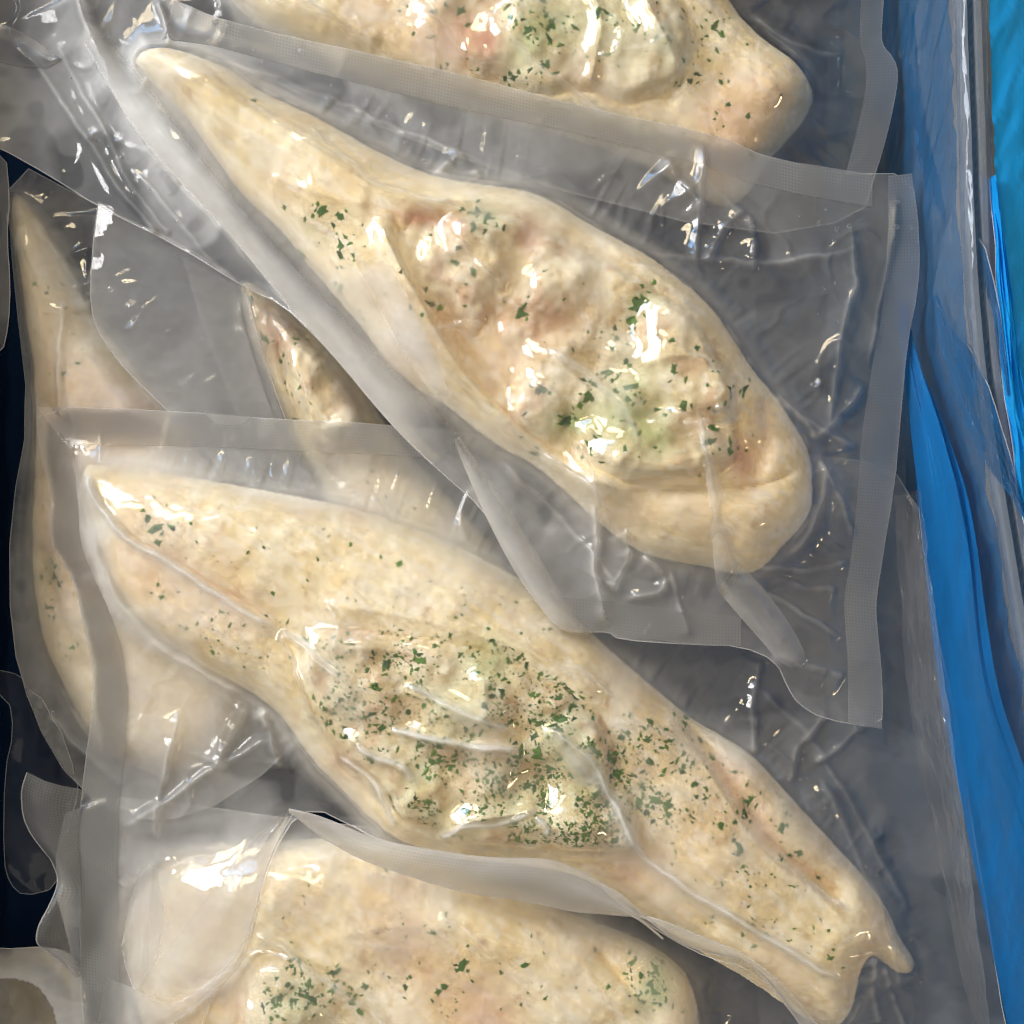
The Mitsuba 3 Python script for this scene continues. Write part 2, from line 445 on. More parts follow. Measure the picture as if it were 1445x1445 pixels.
def strip(owner, name, mat, pa, pb, za, zb, bulge=0, n=120, m=14, wob=0, seed=0, rims='ab', r=.9, hz=None, wf=(9, 2.0)):
    v, f, uv, a, b = loft(pa, pb, za, zb, bulge, n, m, wob, seed, wf)
    if hz is not None:      # cloudiness across the strip (three values), fading out at both ends
        sv = np.linspace(0, 1, m)
        e = np.clip(np.minimum(np.linspace(0, 1, n), 1 - np.linspace(0, 1, n)) / .16, 0, 1)
        uv = np.stack([np.outer(.03 + .97 * e * e * (3 - 2 * e), np.interp(sv, [0, .5, 1], hz)), np.zeros((n, m))], -1).reshape(-1, 2)
        mat = 'film_material'
    k = part(owner, name)
    emit(k, v, f, mat, uv)
    V = v.reshape(n, m, 3)
    for c, col in (('a', 0), ('b', m - 1)):
        if c in rims:
            w = V[:, col] / S
            emit(part(owner, 'edge'), *rod(np.stack([w[:, 0] + C0, C0 - w[:, 1], w[:, 2]], 1), r), 'rim_material')
    return k


# folds of the liner that lie over the inside of the wall and over its edge
strip('blue_liner', 'fold', 'liner_material', [(1316, 420), (1340, 520), (1362, 600), (1395, 665), (1426, 705), (1448, 740)],
      [(1322, 415), (1366, 480), (1392, 540), (1408, 590), (1426, 650), (1450, 736)], [20, 90, 110, 140, 164, 168], [24, 130, 160, 166, 168, 168], 8, 200, 30, 9, 4, 'b', .8, None, (4, 4, 1))
strip('blue_liner', 'fold', 'liner_fold_material', [(1270, 430), (1280, 540), (1292, 650), (1306, 800), (1326, 980), (1345, 1080), (1380, 1250), (1420, 1445), (1446, 1560)],
      [(1274, 425), (1318, 540), (1362, 670), (1380, 760), (1392, 880), (1408, 980), (1440, 1070), (1500, 1250), (1540, 1560)], [-60, -20, 0, 5, 15, 25, 35, 40, 40], [-56, 40, 90, 110, 125, 140, 150, 160, 165], 16, 420, 80, 20, 9, '', .8, None, (2.2, 4.5))
strip('blue_liner', 'fold', 'liner_material', [(1286, 20), (1290, 160), (1306, 270), (1345, 330), (1384, 400), (1404, 470), (1420, 560)],
      [(1288, 18), (1308, 160), (1345, 300), (1388, 346), (1402, 400), (1412, 450), (1424, 556)], [-90, -40, 0, 60, 130, 168, 170], [-88, -20, 60, 164, 170, 172, 172], 5, 220, 30, 6, 14, 'b', .8, None, (4, 4, 1))
strip('blue_liner', 'fold', 'liner_bright_material', [(1398, 250), (1408, 420), (1420, 560), (1430, 640), (1442, 720), (1452, 820), (1470, 1000)],
      [(1402, 250), (1428, 420), (1446, 560), (1466, 640), (1480, 720), (1490, 820), (1500, 1000)], [160, 172, 172, 172, 170, 168, 166], [156, 156, 156, 150, 148, 146, 140], 10, 220, 26, 12, 21, 'a', .8, None, (5, 5, 1))
labels['blue_liner'] = {'label': 'translucent blue plastic liner draped over the box edge on the right', 'category': 'liner'}

# ------------------------------------------------------------------ stuffed breasts
stack = np.full(GX.shape, ZF + 14.0)


def ragged(poly, amp, seed, f=.03):
    q = dense(poly, 4)
    n = np.stack([np.gradient(q[:, 1]), -np.gradient(q[:, 0])], 1)
    n /= np.linalg.norm(n, axis=1, keepdims=True) + 1e-9
    k = meshkit.fbm(np.c_[q * f, np.full(len(q), seed * 2.3)], 4, seed) - .5
    return q + n * (k * 2 * amp)[:, None]


def breast(name, outline, z_edge, base, H, R, feats=None, seed=0, stuff=None, tint=None, rough=1.0, sm=2, label='', group=None):
    """one stuffed chicken breast: a closed solid with rounded rim; returns its height field and the mask"""
    poly = ragged(chaikin(P(outline, z_edge), sm), 3.0, seed)
    m = inside(poly)
    d = np.clip(sdist(m), 0, None)
    d = np.where(m, blur(d, 5), 0)
    t = np.clip(d / R, 0, 1)
    h = H * np.sqrt(np.clip(1 - (1 - t) ** 2, 0, 1))
    f = np.zeros(GX.shape)
    if feats:
        feats(f)
    f += (nz(.006, seed, 3) * 30 + nz(.022, seed + 1, 3) * 12 * rough + nz(.07, seed + 2, 3) * 3.0 * rough + nz(.2, seed + 7, 2) * 1.1 * rough + np.abs(nz(.045, seed + 3, 2)) * -5 * rough + nz(.16, seed + 5, 2, .22, 38) * 2.2)
    env = np.clip(d / 22, 0, 1)
    top = base + np.where(m, h + f * env, 0)
    top = np.where(m, np.maximum(top, base + np.minimum(d * .35, 8)), base)
    tu, tv = np.zeros(GX.shape), np.zeros(GX.shape)
    if tint:
        tint(tu, tv)
    tu = np.clip(tu, 0, 1) - 1.0 * np.exp(-d / 9) * (d < 60) * np.clip(.6 + nz(.03, seed + 6, 3) * 3, 0, 1)
    tv = np.clip(tv, 0, 1)
    own = np.where(m, top, -1e4)
    if stuff:
        spoly = ragged(chaikin(P(stuff['outline'], z_edge + H * .6), 2), 16, seed + 4, .018)
        sm_ = inside(spoly)
        sd = np.clip(sdist(sm_), 0, None)
        dip = np.clip(sd / 30, 0, 1)
        dip = dip * dip * (3 - 2 * dip)
        under = blur(top, 14)
        lump = np.zeros(GX.shape)
        srng = np.random.default_rng(seed + 50)
        lo, hi = spoly.min(0), spoly.max(0)
        for _ in range(stuff.get('n', 130)):
            x, y = srng.uniform(lo, hi)
            r = srng.uniform(stuff.get('rmin', 16), stuff.get('rmax', 58))
            w = window((x - r, y - r), (x + r, y + r))
            e = 1 - ((GX[w] - x) ** 2 + (GY[w] - y) ** 2) / r ** 2
            lump[w] = np.maximum(lump[w], np.sqrt(np.clip(e, 0, 1)) * r * srng.uniform(.15, .5))
        lump = blur(lump, 4.5) + nz(.026, seed + 9, 3) * 26 + nz(.10, seed + 10, 3) * 3.5
        sf = np.zeros(GX.shape)
        if stuff.get('feats'):
            stuff['feats'](sf)
        stop = under - 9 + dip * (stuff.get('h', 16) + lump) + sf * dip
        top = np.where(sm_, top - dip * 20, top)
        k = name + '__stuffing'
        v, tri, (u_, v_), _ = cut_sheet(np.where(sm_, stop, under - 14), spoly, (tu, tv))
        emit(k, v, tri, 'stuffing_material', np.stack([u_, v_], 1))
        own = np.where(m, np.maximum(top, np.where(sm_, stop, -1e4)), own)
    v, tri, (u_, v_), xy = cut_sheet(top, poly, (tu, tv))
    ring = dense(poly, 5)
    try:
        bv, bf = trimesh.creation.triangulate_polygon(Polygon(ring).buffer(0), engine='earcut')
        b3 = to_world(bv[:, 0], bv[:, 1], np.full(len(bv), base - 1.0))
        tri = np.vstack([tri, bf[:, ::-1] + len(v)])
        v = np.vstack([v, b3])
        u_, v_ = np.r_[u_, np.zeros(len(bv))], np.r_[v_, np.zeros(len(bv))]
    except Exception as e:
        print('bottom', e)
    emit(name + '__meat', v, tri, 'meat_material', np.stack([u_, v_], 1))
    labels[name] = {'label': label, 'category': 'stuffed chicken'}
    if group:
        labels[name]['group'] = group
    return own, m, poly


def flake_mesh(x, y, z, size, own, r):
    """an irregular chip of leaf lying on the surface"""
    n = r.integers(7, 12)
    ang = np.sort(r.uniform(0, 2 * np.pi, n)) if size > 7 else np.arange(5) * 2 * np.pi / 5
    n = len(ang)
    rad = size * .58 * r.uniform(.55, 1.1, n) * np.where(np.arange(n) % 2, r.uniform(.45, .95), 1.0)
    asp, rot = r.uniform(.35, .95), r.uniform(0, np.pi)
    u, w = rad * np.cos(ang), rad * np.sin(ang) * asp
    px, py = x + u * np.cos(rot) - w * np.sin(rot), y + u * np.sin(rot) + w * np.cos(rot)
    pz = sample(own, np.stack([px, py], 1))
    pz = np.clip(pz, z - size * .4, z + size * .4)
    top = np.r_[[[x, y, z + 1.3 + size * .02]], np.c_[px, py, pz + 1.1]]
    bot = np.r_[[[x, y, z - .6]], np.c_[px, py, pz - .6]]
    k = np.arange(n)
    j = (k + 1) % n
    f = np.vstack([np.stack([k * 0, k + 1, j + 1], 1), np.stack([k * 0 + n + 1, j + n + 2, k + n + 2], 1), np.stack([k + 1, k + n + 2, j + n + 2], 1), np.stack([k + 1, j + n + 2, j + 1], 1)])
    return np.vstack([top, bot]), f


def parsley(owner, own, m, zref, spots, regions, seed, big=9.0):
    """chopped parsley on the meat: chips of some size singly, the crumbs as one mesh"""
    r = np.random.default_rng(seed)
    todo = [(P([(x, y)], zref)[0], s) for x, y, s in spots]
    for c, sz in list(todo):
        if sz >= 16:      # a big chip has smaller torn bits round it
            todo += [(c + r.normal(0, sz * .5, 2), sz * r.uniform(.25, .6)) for _ in range(4)]
    for poly, count, smin, smax in regions:
        q = P(poly, zref)
        pg = Polygon(q).buffer(0)
        lo, hi = q.min(0), q.max(0)
        k = 0
        while k < count:
            c = r.uniform(lo, hi)
            if shapely.contains_xy(pg, *c) and meshkit.fbm(np.array([[c[0] * .03, c[1] * .03, seed]]), 3, seed)[0] > r.uniform(.33, .60):
                todo.append((c, smin + (smax - smin) * r.uniform() ** 2.6))
                k += 1
    crumbs, at = [[], []], 0
    for c, s in todo:
        if not sample(m.astype(float), c[None])[0] > .5:
            continue
        z = sample(own, c[None])[0]
        v, f = flake_mesh(c[0], c[1], z, s, own, r)
        w = to_world(v[:, 0], v[:, 1], v[:, 2])
        if s >= big:
            emit(part(owner, 'parsley_flake'), w, f, f'parsley_material_{r.integers(0, 4)}', smooth=False)
        else:
            crumbs[0].append(w); crumbs[1].append(f + at); at += len(w)
    if crumbs[0]:
        k = owner + '__parsley_crumbs'
        emit(k, np.vstack(crumbs[0]), np.vstack(crumbs[1]), 'crumb_material', smooth=False)
        labels[k] = {'kind': 'stuff'}


def bag(name, outline, z_edge, own, mask, plane, feats=None, seed=0, haze=(.05, .15), sm=1, settle=1.0, label='', holes=(), hz=None, pleat=4.5, edge=True, wr=1.0, group=None):
    """vacuum film drawn over a breast and lying on whatever is below: (film height field)"""
    global stack
    poly = chaikin(P(outline, z_edge), sm)
    om = inside(poly)
    zb = plane(GX, GY) + nz(.005, seed, 2) * 26 + nz(.012, seed + 1, 2) * 7
    low = np.where(om, np.maximum(np.maximum(stack + 3, blur(stack, 26) + 3), zb), stack)
    env_ = np.where(own > -5e3, own, ndi.minimum(own, own > -5e3) if mask is not None else -1e4)
    env_ = np.where(own > -5e3, np.maximum(blur(ndi.maximum_filter(env_, 7), 5) + .8, own + .9), -1e4) if mask is not None else own
    T_ = np.maximum(low, env_)
    f = T_.copy()
    for s in (26, 14, 7):
        f = np.maximum(blur(f, s), T_)
    d = np.zeros(GX.shape)
    if mask is not None:
        near = np.clip(sdist(mask), -400, 60)
        on = np.clip((near + 14) / 26, 0, 1)
        tight = np.maximum(blur(np.where(mask, np.maximum(blur(own, 15), env_), f), 4) + 1.0, env_)
        f = np.where(mask, f * (1 - on) + np.minimum(tight, f) * on, f)
        # pleats running out from the breast: noise along its rim, fading with distance
        _, (jj, ii) = ndi.distance_transform_edt(~mask, return_indices=True)
        ax, ay = gx[ii], gy[jj]
        u = meshkit.fbm(np.stack([ax * .032, ay * .032, np.clip(-near, 0, 400) * .004 + seed], -1), 3, seed + 3) - .5
        crest = np.clip(1 - np.abs(u) * 7, 0, 1) ** 1.6
        out = np.clip(-near, 0, 400)
        d += pleat * crest * (out / 18) * np.exp(1 - out / 30) * .55 * om
        d += np.where(mask, np.clip(ridged(.02, seed + 30, 3), -1, 1) ** 3 * .7 * wr, 0)
    # slack wrinkles and small dents of the free film
    free = np.ones(GX.shape) if mask is None else np.clip(-near / 30, 0, 1)
    rd = np.clip(ridged(.010, seed + 20, 3, 1.0, 35), 0, 1)
    d += free * wr * (rd ** 8 * 3.5 + nz(.012, seed + 21, 2) * 3.6 + nz(.08, seed + 22, 2) * .16)
    inner = np.clip((sdist(om) - 46) / 30, 0.3, 1)      # the sealed rim stays flat
    d *= inner
    before = d.copy()
    if feats:
        FILM[:] = [id(d)]
        feats(d)
        FILM[:] = []
    crest_ = np.clip(-ndi.laplace(blur(d - before, 3.0)), 0, None)      # a sharp crease is film pressed double: cloudier
    f = f + blur(d, 1.3)
    f = np.maximum(f, np.where(om, stack + 1.5, -1e4))
    f = np.maximum(f, np.where(own > -5e3, blur(np.maximum(env_, -300), 2.5), -1e4))
    f = np.maximum(f, own + 1.2)
    _, (jj, ii) = ndi.distance_transform_edt(~ndi.binary_erosion(om), return_indices=True)
    f = f[jj, ii]
    hzf = np.full(GX.shape, haze[1])
    if mask is not None:
        hzf = haze[0] + (haze[1] - haze[0]) * np.clip(-near / 18 + .45, 0, 1) + .16 * np.exp(-(np.clip(-near, -400, 400) / 24) ** 2)
    hzf = hzf * np.interp(GX, [0, 500, 900, 1250], [1.35, 1.2, .85, .46])      # more plies lie on one another towards the left
    if mask is not None:      # frosted patches where the film has lifted off the meat
        hzf = hzf + np.where(mask, np.clip((nz(.016, seed + 44, 4) - .01) * 2.2, 0, .22), 0)
    hzf = hzf + np.clip(crest_ * .2, 0, .26)
    if hz:
        FILM[:] = [id(hzf)]
        hz(hzf)
        FILM[:] = []
    cling = np.clip((nz(.0075, seed + 40, 3) + .02) * 14, 0, 1) * .5 + np.clip((nz(.02, seed + 41, 2) - .06) * 16, 0, 1) * .25     # where the two plies cling together the film is clearer
    hzf = np.clip(blur(hzf, 1.2) * (1.12 - cling * free) * (1 + nz(.03, seed + 42, 3) * .4), .02, .9)
    pg = Polygon(poly).buffer(0)
    for h_ in holes:
        pg = pg.difference(Polygon(h_).buffer(0))
    pieces = [g for g in getattr(pg, 'geoms', [pg]) if g.area > 60]
    for g in pieces:
        v, tri, (hh,), _ = cut_sheet(f, np.array(g.exterior.coords)[:-1], (hzf,))
        emit(part(name, 'film'), v, tri, 'film_material', np.stack([hh, hh * 0], 1))
    if edge:
        e = dense(poly, 5)
        e = np.c_[e, ndi.gaussian_filter1d(sample(f, e), 1.5) + .4]
        ok = (np.abs(e[:, 0] - C0) < 800) & (np.abs(e[:, 1] - C0) < 800)
        run = np.split(np.arange(len(e)), np.nonzero(np.diff(ok.astype(int)))[0] + 1)
        for q in run:
            if ok[q[0]] and len(q) > 4:
                emit(part(name, 'edge'), *rod(e[q], .8), 'rim_material')
    stack = np.where(om, np.maximum(stack, f), stack)
    labels[name] = {'label': label, 'category': 'vacuum bag'}
    if group:
        labels[name]['group'] = group
    return f


def seal(name, f, outer, inner, z, n=260, m=18, mat='seal_material', lift=1.2):
    """the embossed heat seal along an edge of the bag, following the film's height"""
    a, b = resample(chaikin(P(outer, z), 1, False), n), resample(chaikin(P(inner, z), 1, False), n)
    s = np.linspace(0, 1, m)
    q = (a[:, None] * (1 - s)[None, :, None] + b[:, None] * s[None, :, None]).reshape(-1, 2)
    zz = ndi.gaussian_filter(sample(f, q).reshape(n, m), 1).ravel() + lift
    uu = np.r_[0, np.cumsum(np.linalg.norm(np.diff(a, axis=0), axis=1))]
    wid = np.linalg.norm(a - b, axis=1)
    uv = np.stack([np.broadcast_to(uu[:, None], (n, m)), wid[:, None] * s[None]], -1).reshape(-1, 2)
    i, j = np.meshgrid(np.arange(n - 1), np.arange(m - 1), indexing='ij')
    t = np.stack([i * m + j, (i + 1) * m + j, (i + 1) * m + j + 1, i * m + j + 1], -1).reshape(-1, 4)
    emit(part(name, 'seal'), to_world(q[:, 0], q[:, 1], zz), np.vstack([t[:, [0, 1, 2]], t[:, [0, 2, 3]]]), mat, uv)


def droplets(owner, f, z, spots):
    for x, y, r in spots:
        c = P([(x, y)], z)[0]
        m = trimesh.creation.icosphere(2, 1.0)
        v = np.array(m.vertices)
        v = v[:, :] * [r, r * rng.uniform(.8, 1.2), r * .55]
        emit(part(owner, 'droplet'), to_world(c[0] + v[:, 0], c[1] + v[:, 1], sample(f, c[None])[0] + r * .35 + v[:, 2]), m.faces[:, ::-1], 'drop_material')


flat = lambda z, sx=0.0, sy=0.0: (lambda x, y: z + sx * (x - C0) + sy * (y - C0))  # noqa: E731

none = np.full(GX.shape, -1e4)
bag('vacuum_bag_009', [(960, 150), (1290, 120), (1296, 400), (1290, 800), (1330, 1200), (1390, 1560), (900, 1560), (700, 1250), (760, 1000), (900, 700)], -150, none, None, flat(-175, -.05), None, 71, (.08, .13),
    label='crumpled grey bag deep in the gap at the right, under the big bags', edge=False, wr=1.0)
# ---- breast lying deepest between the two big bags
ZF1 = -110
def f_feats(f):
    add_ridge(f, [(405, 440), (395, 520), (430, 620), (500, 690)], -24, 14, z=ZF1)
    add_bump(f, 460, 530, 16, 40, 60, 40, ZF1)
ownF, mF, _ = breast('stuffed_chicken_breast', [(330, 380), (400, 430), (455, 475), (505, 530), (545, 600), (620, 690), (720, 800), (720, 870), (600, 840), (480, 760), (425, 650), (380, 540), (345, 460)], ZF1,
                     -150, 80, 60, f_feats, 11, dict(outline=[(352, 415), (410, 436), (470, 495), (520, 570), (545, 650), (500, 680), (440, 610), (395, 530)], n=40, h=10), lambda u, v: add_bump(u, 390, 480, .5, 40, 40, 0, ZF1), label='speckled breast seen in the dark gap between the two large bags')
parsley('stuffed_chicken_breast', ownF, mF, ZF1 + 30, [(372, 478, 16), (352, 420, 14), (418, 480, 14), (360, 447, 9), (425, 548, 9), (400, 500, 9), (440, 570, 8)],
        [([(345, 405), (470, 500), (560, 640), (600, 720), (480, 700), (390, 560)], 40, 3, 9)], 5)
fF = bag('vacuum_bag', [(320, 370), (470, 450), (600, 620), (800, 830), (740, 920), (560, 860), (400, 700), (330, 500)], ZF1, ownF, mF, flat(-150), None, 3, (.03, .10),
         label='tight clear bag on the speckled breast in the gap between the two large bags', edge=False)

# ---- left breast under the left margins
ZD = -85
def d_feats(f):
    add_ridge(f, [(20, 300), (60, 400), (100, 520), (140, 640), (180, 800)], 14, 26, z=ZD)
    add_ridge(f, [(60, 760), (90, 860), (140, 960)], -14, 16, z=ZD)
    add_ridge(f, [(25, 330), (70, 430), (95, 520), (90, 640)], -14, 9, z=ZD); add_ridge(f, [(120, 480), (170, 560), (240, 640)], 12, 14, z=ZD); add_ridge(f, [(60, 560), (120, 620), (200, 650)], -10, 12, z=ZD)
def d_tint(u, v):
    add_bump(u, 90, 640, .32, 90, 260, 0, ZD); add_bump(u, 230, 600, .35, 70, 40, 30, ZD); add_bump(u, 200, 560, .2, 60, 60, 0, ZD)
    add_bump(v, 75, 810, .35, 26, 30, 0, ZD); add_bump(u, 90, 820, .3, 24, 40, 0, ZD)
ownD, mD, _ = breast('stuffed_chicken_breast_001', [(12, 258), (40, 300), (75, 362), (108, 422), (138, 465), (178, 515), (222, 575), (275, 640), (340, 760), (380, 900), (345, 1030), (265, 1095), (175, 1085), (121, 1040),
                     (80, 965), (50, 900), (37, 790), (40, 700), (47, 590), (36, 480), (22, 380), (8, 300)], ZD, -130, 82, 70, d_feats, 23, tint=d_tint, label='shadowed breast along the left edge, partly under the lower big bag')
parsley('stuffed_chicken_breast_001', ownD, mD, ZD + 40, [(72, 815, 18), (80, 825, 14), (65, 860, 16), (100, 915, 10), (110, 513, 9), (92, 528, 11), (75, 800, 12), (50, 815, 10), (62, 870, 10), (30, 752, 8), (75, 395, 7), (84, 430, 7)],
        [([(50, 700), (110, 780), (130, 960), (60, 920)], 22, 3, 9), ([(30, 320), (150, 500), (230, 640), (60, 640)], 26, 3, 8)], 8)
def bd_feats(d):
    add_ridge(d, [(100, 420), (100, 520), (102, 600)], 14, 3, z=ZD)
    add_ridge(d, [(135, 290), (131, 380), (128, 450)], 16, 6, 20, z=ZD)
    add_ridge(d, [(40, 300), (100, 380), (128, 440)], 7, 5, z=ZD)
    add_ridge(d, [(60, 1000), (110, 1060), (180, 1110)], 10, 7, z=ZD)
fD = bag('vacuum_bag_001', [(0, 215), (130, 285), (250, 340), (345, 400), (365, 480), (400, 590), (445, 690), (490, 800), (470, 1000), (330, 1130), (200, 1170), (100, 1115), (40, 1010), (10, 900), (10, 720), (34, 584), (14, 410)],
         ZD, ownD, mD, flat(-105), bd_feats, 9, (.20, .28), label='bag on the shadowed breast along the left edge')
strip('vacuum_bag_001', 'folded_margin', '', [(140, 285), (131, 350), (127, 440), (150, 490), (200, 545), (280, 620), (330, 690)], [(255, 330), (345, 400), (356, 440), (368, 490), (385, 550), (410, 620), (446, 700)],
      [-40, -40, -40, -44, -48, -52, -60], [-30, -30, -30, -36, -44, -52, -62], 8, 140, 40, 6, 2, 'a', .9, (.34, .24, .20))
seal('vacuum_bag_001', fD + 5, [(330, 400), (345, 470), (385, 590), (430, 695)], [(255, 360), (280, 450), (330, 580), (380, 690)], ZD)

# ---- upper breast cut by the top of the picture
ZC = -45
def c_feats(f):
    add_ridge(f, [(1049, 10), (1094, 55), (1150, 110)], 16, 18, z=ZC)
    add_ridge(f, [(800, 60), (840, 100), (900, 130), (960, 150)], -16, 12, z=ZC)
    add_ridge(f, [(420, 0), (470, 30), (540, 70)], 14, 10, z=ZC)
    for x, y, h, r in ((760, 50, 16, 40), (880, 60, 18, 42), (940, 100, 16, 38), (700, 90, -14, 30), (1080, 120, 12, 50), (620, 30, 12, 30)):
        add_bump(f, x, y, h, r, z=ZC)
def c_tint(u, v):
    for x, y, a, r in ((690, 70, .7, 26), (660, 60, .4, 40), (1060, 150, .25, 60), (600, 60, .3, 50), (830, 110, .4, 30), (1010, 210, .4, 60)):
        add_bump(u, x, y, a, r, z=ZC)
    for x, y, a, r in ((760, 50, .55, 40), (850, 60, .35, 60), (740, 90, .4, 26), (940, 90, .25, 40)):
        add_bump(v, x, y, a, r, z=ZC)
def c_sfeats(f):
    add_ridge(f, [(830, -10), (850, 30), (840, 90), (830, 130)], 14, 9, z=ZC + 40)
    add_ridge(f, [(900, -10), (920, 40), (950, 90), (960, 150)], 12, 8, z=ZC + 40)
    add_ridge(f, [(560, -10), (600, 60), (640, 90)], 10, 8, z=ZC + 40)
ownC, mC, _ = breast('stuffed_chicken_breast_002', [(300, -40), (330, 0), (400, 50), (520, 100), (680, 150), (840, 190), (960, 240), (1030, 290), (1066, 262), (1083, 225), (1132, 173), (1155, 138), (1154, 112), (1120, 75), (1080, 45), (1049, 15), (1000, -60), (900, -200), (500, -200)],
                     ZC, -100, 92, 75, c_feats, 31, dict(outline=[(560, -60), (640, 80), (700, 120), (800, 130), (900, 150), (985, 120), (990, 40), (940, -60)], n=90, h=10, feats=c_sfeats), c_tint,
                     label='breast at the top edge with heaped parsley on its creamy stuffing')
parsley('stuffed_chicken_breast_002', ownC, mC, ZC + 60, [(745, 45, 20), (775, 55, 18), (725, 100, 18), (845, 20, 20), (780, 35, 14), (1012, 28, 16), (1020, 42, 12), (940, 60, 16), (985, 100, 14), (1068, 209, 14), (1030, 142, 10), (1058, 158, 9), (965, 10, 10), (650, 10, 14), (660, 30, 12), (722, 25, 10), (784, 100, 12), (975, 110, 12), (900, 40, 10), (1020, 110, 9), (1105, 130, 9)],
        [([(700, 0), (800, 0), (830, 80), (740, 130), (700, 90)], 60, 3, 15), ([(820, 0), (1040, 0), (1000, 130), (850, 130)], 46, 3, 13), ([(540, 0), (700, 0), (700, 120), (600, 90)], 22, 3, 10), ([(1000, 0), (1140, 120), (1080, 200), (960, 180)], 12, 3, 9)], 12)
def bc_feats(d):
    add_ridge(d, [(690, 20), (760, 100), (840, 150), (930, 210), (980, 260)], 9, 5, z=ZC + 40)
    add_ridge(d, [(1060, 20), (1110, 60), (1200, 70)], 8, 10, z=ZC)
    for p in ([(590, -10), (640, 40), (650, 90)], [(860, 20), (880, 50), (870, 90), (840, 80)], [(600, 20), (620, 60), (610, 100)], [(500, 10), (530, 60), (560, 90)], [(950, 60), (900, 80), (860, 78)]):
        add_ridge(d, p, 6, 3.5, z=ZC + 50)
def c_hz(h):
    add_ridge(h, [(700, 30), (760, 100), (840, 150), (930, 210)], .14, 7, z=ZC + 40)
bc_out = [(200, -90), (1262, -90), (1254, 17), (1252, 50), (1272, 72), (1277, 97), (1268, 145), (1254, 201), (1242, 240), (1225, 300), (1060, 330), (700, 240), (400, 120), (250, 50)]
fC = bag('vacuum_bag_002', bc_out, ZC, ownC, mC, flat(-75, -.02), bc_feats, 17, (.05, .28), label='bag at the top, its wavy right seal ending under the upper big bag', hz=c_hz)
seal('vacuum_bag_002', fC, [(1262, -60), (1254, 17), (1252, 50), (1272, 72), (1277, 97), (1268, 145), (1254, 201), (1242, 240)], [(1228, -60), (1222, 17), (1222, 50), (1230, 75), (1232, 100), (1224, 145), (1210, 201), (1200, 240)], ZC)

# ---- bottom breast
ZE = -30
def e_feats(f):
    add_ridge(f, [(420, 1330), (560, 1290), (700, 1310), (800, 1380), (860, 1450)], 8, 30, z=ZE)
    add_ridge(f, [(830, 1330), (880, 1380), (930, 1440)], -18, 9, z=ZE)
    add_bump(f, 640, 1390, -6, 60, 40, 20, ZE); add_bump(f, 420, 1400, 16, 50, z=ZE); add_bump(f, 190, 1270, -50, 110, 130, 0, ZE)
def e_tint(u, v):
    for x, y, a, r in ((650, 1400, .35, 60), (560, 1260, .2, 70), (700, 1430, .4, 40), (330, 1400, .3, 30), (570, 1340, .3, 40)):
        add_bump(u, x, y, a, r, z=ZE)
    add_bump(v, 925, 1390, .8, 24, 34, 30, ZE); add_bump(v, 430, 1400, .4, 40, z=ZE)
ownE, mE, _ = breast('stuffed_chicken_breast_003', [(196, 1240), (240, 1206), (330, 1203), (420, 1195), (520, 1195), (640, 1225), (774, 1285), (826, 1312), (895, 1334), (964, 1375), (980, 1400), (992, 1460), (1010, 1650), (260, 1650), (190, 1450), (160, 1340), (166, 1285)],
                     ZE, -85, 92, 75, e_feats, 41, dict(outline=[(340, 1360), (400, 1340), (480, 1380), (540, 1440), (560, 1560), (330, 1560), (320, 1440)], n=50, h=8), e_tint, label='breast at the bottom edge below the white curled seal')
parsley('stuffed_chicken_breast_003', ownE, mE, ZE + 60, [(652, 1367, 26), (740, 1367, 14), (735, 1425, 9), (610, 1322, 12), (617, 1408, 11), (512, 1400, 12), (570, 1402, 9), (843, 1356, 10), (706, 1378, 11), (435, 1390, 20), (395, 1405, 16), (440, 1410, 16), (420, 1370, 14), (930, 1385, 20), (925, 1410, 16), (910, 1425, 14), (540, 1240, 9), (563, 1240, 8), (625, 1400, 12), (770, 1415, 10), (860, 1400, 8), (955, 1385, 8)],
        [([(370, 1350), (470, 1370), (520, 1440), (370, 1450)], 110, 3, 15), ([(400, 1220), (700, 1270), (900, 1420), (560, 1450), (380, 1330)], 75, 2.5, 8), ([(870, 1350), (970, 1390), (970, 1450), (900, 1450)], 50, 3, 11)], 16)
def be_feats(d):
    add_ridge(d, [(350, 1325), (400, 1335), (460, 1380), (520, 1420), (560, 1470)], 14, 4, 14, z=ZE + 50)
    add_ridge(d, [(770, 1290), (800, 1320), (830, 1330)], 8, 5, z=ZE)
    for p in ([(620, 1290), (680, 1330), (700, 1360)], [(480, 1330), (560, 1345), (600, 1340)], [(790, 1330), (830, 1380), (880, 1440)]):
        add_ridge(d, p, 4, 4, z=ZE + 50)
def e_hz(h):
    add_bump(h, 400, 1420, .10, 70, 60, 0, ZE + 50)
    add_bump(h, 215, 1300, .45, 110, 120, 0, ZE + 50)
fE = bag('vacuum_bag_003', [(95, 1120), (350, 1150), (640, 1190), (900, 1262), (1010, 1320), (1090, 1380), (1160, 1440), (1180, 1650), (90, 1650), (105, 1374), (70, 1240)], ZE, ownE, mE, flat(-70, -.05), be_feats, 27, (.04, .28),
         label='bag at the bottom edge with a ruffled left seal', hz=e_hz)
strip('vacuum_bag_003', 'seal', 'seal_material', [(38, 1090), (29, 1120), (36, 1166), (69, 1208), (83, 1240), (76, 1267), (52, 1310), (51, 1334), (70, 1347), (107, 1374)],
      [(120, 1114), (112, 1150), (110, 1180), (112, 1220), (114, 1245), (114, 1270), (112, 1310), (112, 1340), (114, 1356), (116, 1376)], [-10, -14, -20, -26, -20, 0, 14, 10, -10, -30], -36, 16, 160, 24, 4, 3, 'a', 1.1)

